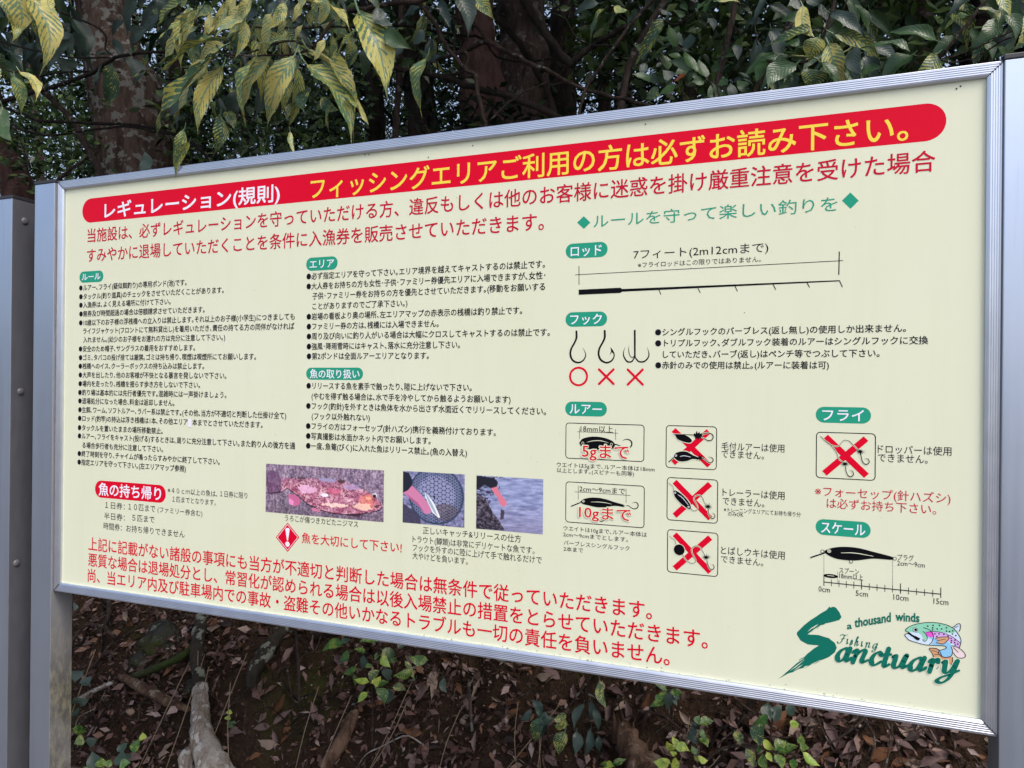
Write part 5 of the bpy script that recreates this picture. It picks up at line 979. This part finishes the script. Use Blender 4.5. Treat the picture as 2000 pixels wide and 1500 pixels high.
# countable fallen leaves
zones = [(120, 420, 'on the bank below the left end of the board'), (420, 760, 'on the bank below the left-centre of the board'), (760, 1150, 'on the bank below the middle of the board'), (1150, 1560, 'on the bank below the right-centre of the board'), (1560, 1940, 'on the bank beside the right post')]
for i in range(250):
    zx = zones[i % 5]; x = uni(zx[0], zx[1]); lo = 1165+(x-120)*.146; y = uni(lo+8, 1505); p = hit(x, y)
    nm = bank_normal(p.x, p.y); a = uni(0, 6.28); t1 = nm.orthogonal().normalized(); t2 = nm.cross(t1); d = (t1*math.cos(a)+t2*math.sin(a)+nm*uni(-.1, .45)).normalized()
    L = uni(.024, .060); b = p+nm*uni(.004, .016); n2 = (nm+Vector((uni(-.6, .6), uni(-.9, .2), uni(-.4, .4)))).normalized()
    tn = random.choice(['mauve', 'mauve', 'mauve', 'dark', 'russet', 'tan'])
    o = place_leaf(b, b+d*L, L*uni(.28, .46), 'dead_'+tn, None, 'dead', nrm=n2, name='fallen_leaf')
    lb = ('large ' if L > .042 else 'small ')+dict(mauve='mauve-brown', dark='dark blackish', russet='russet', tan='pale tan')[tn]; tag(o, lb+' fallen leaf '+zx[2], 'fallen leaf', lb+' fallen leaves '+zx[2])
# rocks, roots, sticks
def rock(name, label, px, py, wpx, hpx, m, cat='stone', sink=.3):
    p = hit(px, py); s_ = pxm(p); bm = bmesh.new(); bmesh.ops.create_icosphere(bm, subdivisions=4, radius=1); sd_ = uni(0, 99)
    for v in bm.verts:
        f = 1+.28*noise.noise(v.co*1.3+Vector((sd_, 0, 0)))+.10*noise.noise(v.co*4+Vector((sd_, 0, 0))); v.co = Vector((v.co.x*wpx*s_/2, v.co.y*min(wpx, hpx)*s_/2*.8, v.co.z*hpx*s_/2))*f
    me = bpy.data.meshes.new(name); bm.to_mesh(me); bm.free(); me.polygons.foreach_set('use_smooth', [True]*len(me.polygons))
    return tag(link(name, me, M[m], None, p+Vector((0, hpx*s_*.15*sink, 0))), label, cat)
rock('mossy_stone', 'large dark mossy stone under the left part of the bottom rail', 315, 1262, 95, 90, 'stone')
rock('lichened_stone', 'small grey lichened stone left of the bleached root', 373, 1352, 34, 48, 'stone')
rock('round_stone', 'rounded earthy stone beside the large mossy stone', 275, 1300, 60, 50, 'stone')
for x, y, w_ in ((255, 1392, 22), (975, 1427, 20), (905, 1410, 15), (1400, 1462, 12), (780, 1440, 18), (1010, 1432, 14), (640, 1325, 12), (1710, 1440, 14), (1640, 1420, 12), (1840, 1470, 12), (450, 1400, 11), (1330, 1490, 12)):
    o = rock('pebble', 'small brown pebble lodged in the leaf litter of the bank', x, y, w_, w_*.75, 'pebble'); o['group'] = 'pebbles in the bank'
rt = thing('bleached_root', 'bleached bare root flaring out below a mossy dark stem on the bank', 'tree root', hit(415, 1480))
def bpath(pts, lift=.0): return [hit(x, y)+Vector((0, -l, l*.4)) for x, y, l in pts]
P = bpath([(405, 1170, .0), (402, 1235, .03), (405, 1300, .035), (410, 1345, .035)]); s_ = pxm(P[1]); tube('stem', [Vector(p) for p in spline(P, 5)], [11*s_, 12*s_, 12*s_, 13*s_], M['bark_moss'], rt, 18, .5)
P = bpath([(410, 1340, .035), (413, 1385, .04), (420, 1440, .045), (440, 1500, .04), (455, 1580, .02)]); tube('root', [Vector(p) for p in spline(P, 6)], [13*s_, 15*s_, 19*s_, 29*s_, 46*s_], M['wood_pale'], rt, 28, .24)
P = bpath([(395, 1455, .03), (382, 1480, .03), (372, 1530, .01)]); tube('root', [Vector(p) for p in spline(P, 5)], [9*s_, 13*s_, 14*s_], M['wood_pale'], rt, 12, .3)
def groundstick(name, label, cat, pts, w_, m, lift=.012, sides=8, rough=.2, group=None, n=5):
    P = [hit(x, y)+Vector((0, -lift, lift*.5)) for x, y in pts]; s_ = pxm(P[0]); o = tube(name, [Vector(p) for p in spline(P, n)], [v*s_/2 for v in w_], M[m], None, sides, rough)
    return tag(o, label, cat, group)
groundstick('stick', 'pale barkless stick near the left post under the board', 'stick', [(166, 1372), (200, 1352), (238, 1335)], [9, 10, 8], 'wood_pale', .03)
groundstick('bark_strip', 'long pinkish strip of dead bark beside the bleached root', 'bark', [(252, 1322), (300, 1348), (345, 1372), (388, 1388)], [14, 20, 18, 10], 'stump', .03)
groundstick('mossy_root', 'mossy lichened root lying left of the dark stem', 'tree root', [(275, 1325), (320, 1308), (365, 1288), (400, 1262)], [14, 15, 16, 16], 'bark_moss', .03)
groundstick('leaning_root', 'thick mossy root sloping from the rail right of the dark stem', 'tree root', [(570, 1228), (540, 1268), (512, 1310), (505, 1345)], [22, 28, 26, 16], 'bark_moss', .03)
groundstick('dead_branch', 'broken weathered branch piece in the litter left of centre', 'stick', [(640, 1500), (672, 1455), (695, 1405), (705, 1390)], [26, 30, 26, 14], 'stump', .02)
groundstick('sapling_stem', 'dark thin upright stem under the rail right of the leaning root', 'stick', [(598, 1235), (604, 1290), (608, 1385)], [6, 6, 5], 'bark_dark', .05)
groundstick('sapling_stem', 'broken pale upright twig under the middle of the board', 'stick', [(928, 1330), (930, 1365), (935, 1430)], [6, 7, 5], 'bark_grey', .04)
groundstick('loose_root', 'thin looping root at the upper left of the bank', 'tree root', [(140, 1290), (175, 1240), (195, 1225), (225, 1230), (250, 1250)], [6, 6, 5], 'twig', .04)
groundstick('loose_root', 'dark hooked root hanging from the rail at the left', 'tree root', [(238, 1175), (240, 1205), (232, 1228), (250, 1248)], [9, 8, 6], 'twig', .05)
groundstick('loose_root', 'pale twig arching below the rail right of centre', 'tree root', [(1375, 1495), (1410, 1465), (1450, 1458), (1500, 1462), (1560, 1478)], [6, 6, 5], 'twig', .06)
groundstick('loose_root', 'curved dangling root at the right half of the bank', 'tree root', [(1690, 1350), (1685, 1400), (1640, 1440), (1612, 1455)], [5, 5, 4], 'twig', .06)
for a in ([(1585, 1370), (1600, 1420), (1625, 1470)], [(1735, 1415), (1730, 1460), (1720, 1510)], [(1660, 1385), (1700, 1440), (1690, 1490)], [(1790, 1420), (1830, 1460), (1880, 1490)], [(1440, 1370), (1480, 1400), (1520, 1430)], [(1250, 1390), (1300, 1400), (1350, 1440)], [(1120, 1380), (1150, 1340), (1165, 1318)]):
    groundstick('loose_root', 'thin dangling root or twig among the soil of the right bank', 'tree root', a, [5, 4, 3], 'twig', uni(.03, .07), 5, .1, 'dangling roots on the right bank')
for i in range(20):
    x = uni(170, 1150) if i < 16 else uni(1200, 1850); y0 = 1200+(x-120)*.146+uni(20, 90); x1 = x-uni(-20, 110); y1 = 1510
    groundstick('dry_stem', 'long dry straw-coloured stem leaning on the bank', 'dry stem', [(x, y0), ((x+x1)/2+uni(-6, 6), (y0+y1)/2), (x1, y1)], [1.9, 1.7, 1.2], 'straw', uni(.03, .08), 4, 0, 'dry stems leaning on the bank', 3)
# rotten stump
p = hit(1240, 1470); s_ = pxm(p); st_ = thing('rotten_stump', 'splintered rotten stump standing on the bank right of centre', 'stump', p)
P = [hit(1275, 1530)+Vector((0, -.01, -.03)), hit(1262, 1495)+Vector((0, -.03, 0)), hit(1245, 1455)+Vector((0, -.045, .0)), hit(1228, 1415)+Vector((0, -.05, .0)), hit(1222, 1398)+Vector((0, -.05, .0))]
tube('stump_wood', [Vector(v) for v in spline(P, 6)], [48*s_, 38*s_, 27*s_, 20*s_, 15*s_], M['stump'], st_, 22, .55)
for i in range(9):
    a = uni(0, 6.28); b = P[3]+Vector((math.cos(a)*18*s_, math.sin(a)*14*s_, 0)); e = b+Vector((uni(-.012, .003), 0, uni(.02, .05))); tube('splinter', [b-Vector((0, 0, .02)), b, e], [7*s_, 5*s_, 1*s_], M['stump'], st_, 5, .3)
# plants on the bank
def plant(name, label, root, L, shape='oval', lift=.10, m='twig', stems=()):
    r0 = hit(*root); o = thing(name, label, 'plant', r0)
    nodes = []
    for (x0, y0, x1, y1, wd, ty) in L:
        b = hit(x0, y0); b = b+(CAM-b).normalized()*(lift+uni(-.02, .03)); s_ = pxm(b); d = raydir(x1, y1).normalized()
        t = CAM+d*((b-CAM).length+uni(-.01, .012)); place_leaf(b, t, wd*s_*1.25, KT['p' if ty == 'g' else ty], o, shape, roll=uni(-.3, .3)); nodes.append(b)
    for s2 in stems:
        P = []
        for i, (x, y) in enumerate(s2):
            b = hit(x, y); P.append(b+(CAM-b).normalized()*(lift*(i/(len(s2)-1))))
        tube('stem', [Vector(v) for v in spline(P, 4)], [.0022, .0014], M[m], o, 5)
    return o
def A10(L): return [(580+a*.26, 1220+b*.26, 580+c*.26, 1220+d*.26, w_*.26, t) for a, b, c, d, w_, t in L]
plant('broadleaf_seedling', 'leafy green seedling with a few lime leaves under the rail left of centre', (725, 1420), A10([(345, 140, 190, 200, 75, 'g'), (385, 195, 310, 275, 50, 'g'), (620, 115, 470, 130, 65, 'g'), (510, 210, 425, 185, 40, 'g'), (500, 230, 475, 340, 55, 'd'), (450, 330, 345, 365, 55, 'g'), (640, 190, 770, 270, 90, 'k'), (640, 230, 705, 320, 55, 'l'), (540, 430, 430, 405, 48, 'l'), (550, 420, 620, 330, 60, 'k'), (560, 440, 630, 385, 50, 'l'), (590, 470, 630, 395, 40, 'l'), (600, 465, 690, 420, 50, 'g'), (870, 345, 725, 370, 65, 'g'), (980, 265, 840, 235, 65, 'g'), (810, 270, 900, 410, 40, 'k'), (600, 480, 665, 600, 65, 'g'), (530, 510, 450, 585, 45, 'l'), (690, 480, 670, 600, 60, 'd'), (720, 470, 820, 490, 50, 'k'), (640, 340, 690, 430, 60, 'd'), (580, 230, 615, 240, 50, 'g'), (430, 380, 430, 460, 35, 'g'), (330, 130, 400, 100, 50, 'd'), (560, 320, 520, 280, 40, 'g'), (760, 180, 830, 120, 50, 'd')]), stems=([(725, 1500), (728, 1400), (726, 1340)], [(726, 1340), (700, 1290), (690, 1250)], [(726, 1340), (760, 1290), (800, 1270)]))
plant('dark_sapling', 'dark glossy seedling at the lower middle of the bank', (1060, 1460), A10([(1880, 690, 1730, 770, 60, 'd'), (1830, 690, 1740, 560, 55, 'd'), (1760, 650, 1660, 700, 50, 'd'), (1840, 700, 1760, 920, 80, 'x'), (1920, 700, 1800, 740, 50, 'd'), (1930, 710, 2040, 780, 70, 'x'), (1100, 400, 1140, 520, 45, 'd'), (1510, 250, 1560, 310, 50, 'd')]), 'long', stems=([(1075, 1480), (1068, 1400)],))
def A11(L, q_=.45): return [(1050+a*q_, 1280+b*q_, 1050+c*q_, 1280+d*q_, w_*q_, t) for a, b, c, d, w_, t in L]
plant('spotted_holly', 'dark long-leaved seedling with yellow-spotted lower leaves left of the stump', (1120, 1490), A11([(200, 210, 160, 330, 30, 'd'), (235, 200, 205, 290, 40, 'd'), (245, 230, 265, 340, 28, 'd'), (270, 110, 310, 240, 34, 'x'), (230, 320, 185, 440, 34, 'd'), (130, 300, 65, 280, 34, 'x'), (120, 330, 80, 450, 50, 'x'), (50, 270, 0, 270, 30, 'd'), (40, 290, 5, 370, 26, 'd'), (170, 330, 160, 440, 40, 'd'), (265, 350, 275, 440, 24, 'd'), (330, 470, 380, 440, 24, 'g'), (300, 480, 260, 460, 24, 'g'), (330, 480, 290, 487, 22, 'l')]), 'long', stems=([(1145, 1500), (1140, 1420), (1150, 1370)],))
plant('rail_seedling', 'small dark whorl of leaves touching the bottom rail above the stump', (1300, 1400), A11([(560, 150, 500, 120, 30, 'g'), (560, 155, 485, 220, 34, 'g'), (565, 160, 560, 235, 34, 'd'), (575, 155, 610, 215, 30, 'd'), (580, 150, 630, 160, 24, 'g'), (545, 170, 520, 215, 26, 'g'), (590, 160, 620, 190, 24, 'd')]), 'oval', stems=([(1310, 1440), (1305, 1350)],))
plant('lime_seedling', 'lime-green seedling in front of the stump base', (1315, 1520), A11([(595, 410, 560, 370, 28, 'l'), (600, 405, 580, 350, 26, 'l'), (600, 405, 665, 415, 34, 'l'), (600, 420, 590, 440, 24, 'l'), (570, 470, 505, 460, 40, 'l'), (575, 465, 540, 440, 24, 'l'), (580, 475, 615, 470, 30, 'l'), (590, 470, 600, 500, 30, 'l'), (690, 430, 670, 390, 22, 'g'), (695, 440, 740, 455, 24, 'l'), (690, 440, 680, 455, 20, 'l'), (320, 485, 270, 490, 26, 'l')]), 'oval', .12, stems=([(1325, 1530), (1318, 1465)],))
plant('green_sprig', 'mid-green sprig between the lime seedling and the rail', (1370, 1450), A11([(700, 300, 705, 260, 26, 'g'), (705, 300, 765, 280, 34, 'g'), (690, 320, 670, 370, 28, 'd'), (700, 360, 740, 395, 32, 'g'), (690, 365, 640, 355, 26, 'd'), (700, 325, 735, 350, 28, 'g'), (680, 330, 665, 285, 24, 'd'), (695, 385, 680, 340, 22, 'd')]), 'oval', stems=([(1370, 1500), (1365, 1400)],))
plant('arching_evergreen', 'arching evergreen sprig with toothed dark leaves and one lime tip', (1500, 1500), A11([(1000, 260, 925, 295, 38, 'g'), (1010, 280, 1005, 200, 40, 'd'), (1030, 285, 1060, 215, 44, 'd'), (1085, 210, 1120, 265, 40, 'd'), (1110, 280, 1110, 320, 30, 'l'), (960, 390, 985, 290, 50, 'k'), (965, 370, 965, 305, 22, 'l'), (855, 330, 880, 390, 34, 'k'), (980, 365, 1035, 410, 28, 'l'), (1035, 410, 1080, 370, 40, 'g'), (1050, 420, 1130, 390, 36, 'g'), (1130, 380, 1145, 340, 26, 'g'), (1150, 420, 1225, 478, 34, 'l'), (1140, 380, 1180, 400, 28, 'g'), (905, 405, 940, 487, 34, 'k'), (975, 430, 1000, 495, 34, 'g'), (1030, 430, 1060, 495, 34, 'g'), (1110, 450, 1105, 495, 30, 'g'), (995, 420, 1020, 460, 22, 'l'), (950, 410, 975, 400, 26, 'g')]), 'oval', stems=([(1550, 1520), (1520, 1470), (1450, 1458)], [(1500, 1500), (1505, 1440), (1510, 1390)]))
def A12(L): return [(130+a*.235, 1160+b*.235, 130+c*.235, 1160+d*.235, w_*.235, t) for a, b, c, d, w_, t in L]
plant('corner_seedling', 'dark glossy seedling growing beside the left post near the bottom edge', (215, 1520), A12([(130, 640, 70, 740, 80, 'd'), (110, 740, 210, 680, 70, 'd'), (100, 900, 60, 860, 60, 'd'), (90, 890, 190, 870, 60, 'd'), (50, 1120, 180, 1130, 70, 'g'), (150, 1230, 60, 1250, 70, 'g'), (160, 1220, 260, 1200, 70, 'd'), (40, 990, 90, 1020, 60, 'd'), (260, 1440, 210, 1310, 90, 'd'), (400, 1420, 470, 1290, 80, 'd'), (300, 1440, 290, 1360, 70, 'g'), (440, 1450, 530, 1400, 60, 'g'), (350, 1440, 370, 1370, 60, 'g'), (240, 1450, 140, 1430, 60, 'g'), (420, 1310, 500, 1230, 60, 'd'), (560, 1320, 600, 1200, 70, 'g'), (610, 1220, 630, 1150, 45, 'l'), (480, 1380, 540, 1330, 60, 'd'), (60, 130, 100, 110, 60, 'd')]), 'oval', .14, stems=([(200, 1530), (205, 1500), (215, 1480)], [(145, 1510), (150, 1450), (160, 1400)]))
cH = thing('gap_vine', 'green leaves poking through the gap between the two left posts', 'plant', at(62, 1200, .12))
branch(cH, [(70, 1400), (64, 1250), (60, 1100), (66, 1000)], .12, 3, 'twig')
leaves(cH, [(66, 1040, 52, 1060, 16, 'g'), (66, 1075, 50, 1085, 16, 'g'), (66, 1105, 50, 1098, 18, 'g'), (66, 1145, 44, 1168, 18, 'g'), (66, 1210, 54, 1218, 14, 'g'), (60, 1020, 56, 1045, 14, 'g'), (66, 1340, 52, 1348, 12, 'g')], .10, 'oval', .01)
dg = dict(l=(1, 1))
cI = thing('moss_fern', 'tiny round-leaved ground plant right of the bleached root', 'plant', hit(452, 1400))
for x, y, w_, t in ((450, 1395, 9, 'l'), (448, 1406, 9, 'l'), (445, 1416, 9, 'g'), (457, 1415, 8, 'g'), (452, 1422, 8, 'g')):
    b = hit(x, y)+(CAM-hit(x, y)).normalized()*.02; s_ = pxm(b); place_leaf(b, b+Vector((0, 0, w_*s_)), w_*s_*1.3, KT[t], cI, 'oval')
print('objects', len(bpy.data.objects), 'tris', sum(len(o.data.loop_triangles) if False else len(o.data.polygons) for o in bpy.data.objects if o.type == 'MESH'))
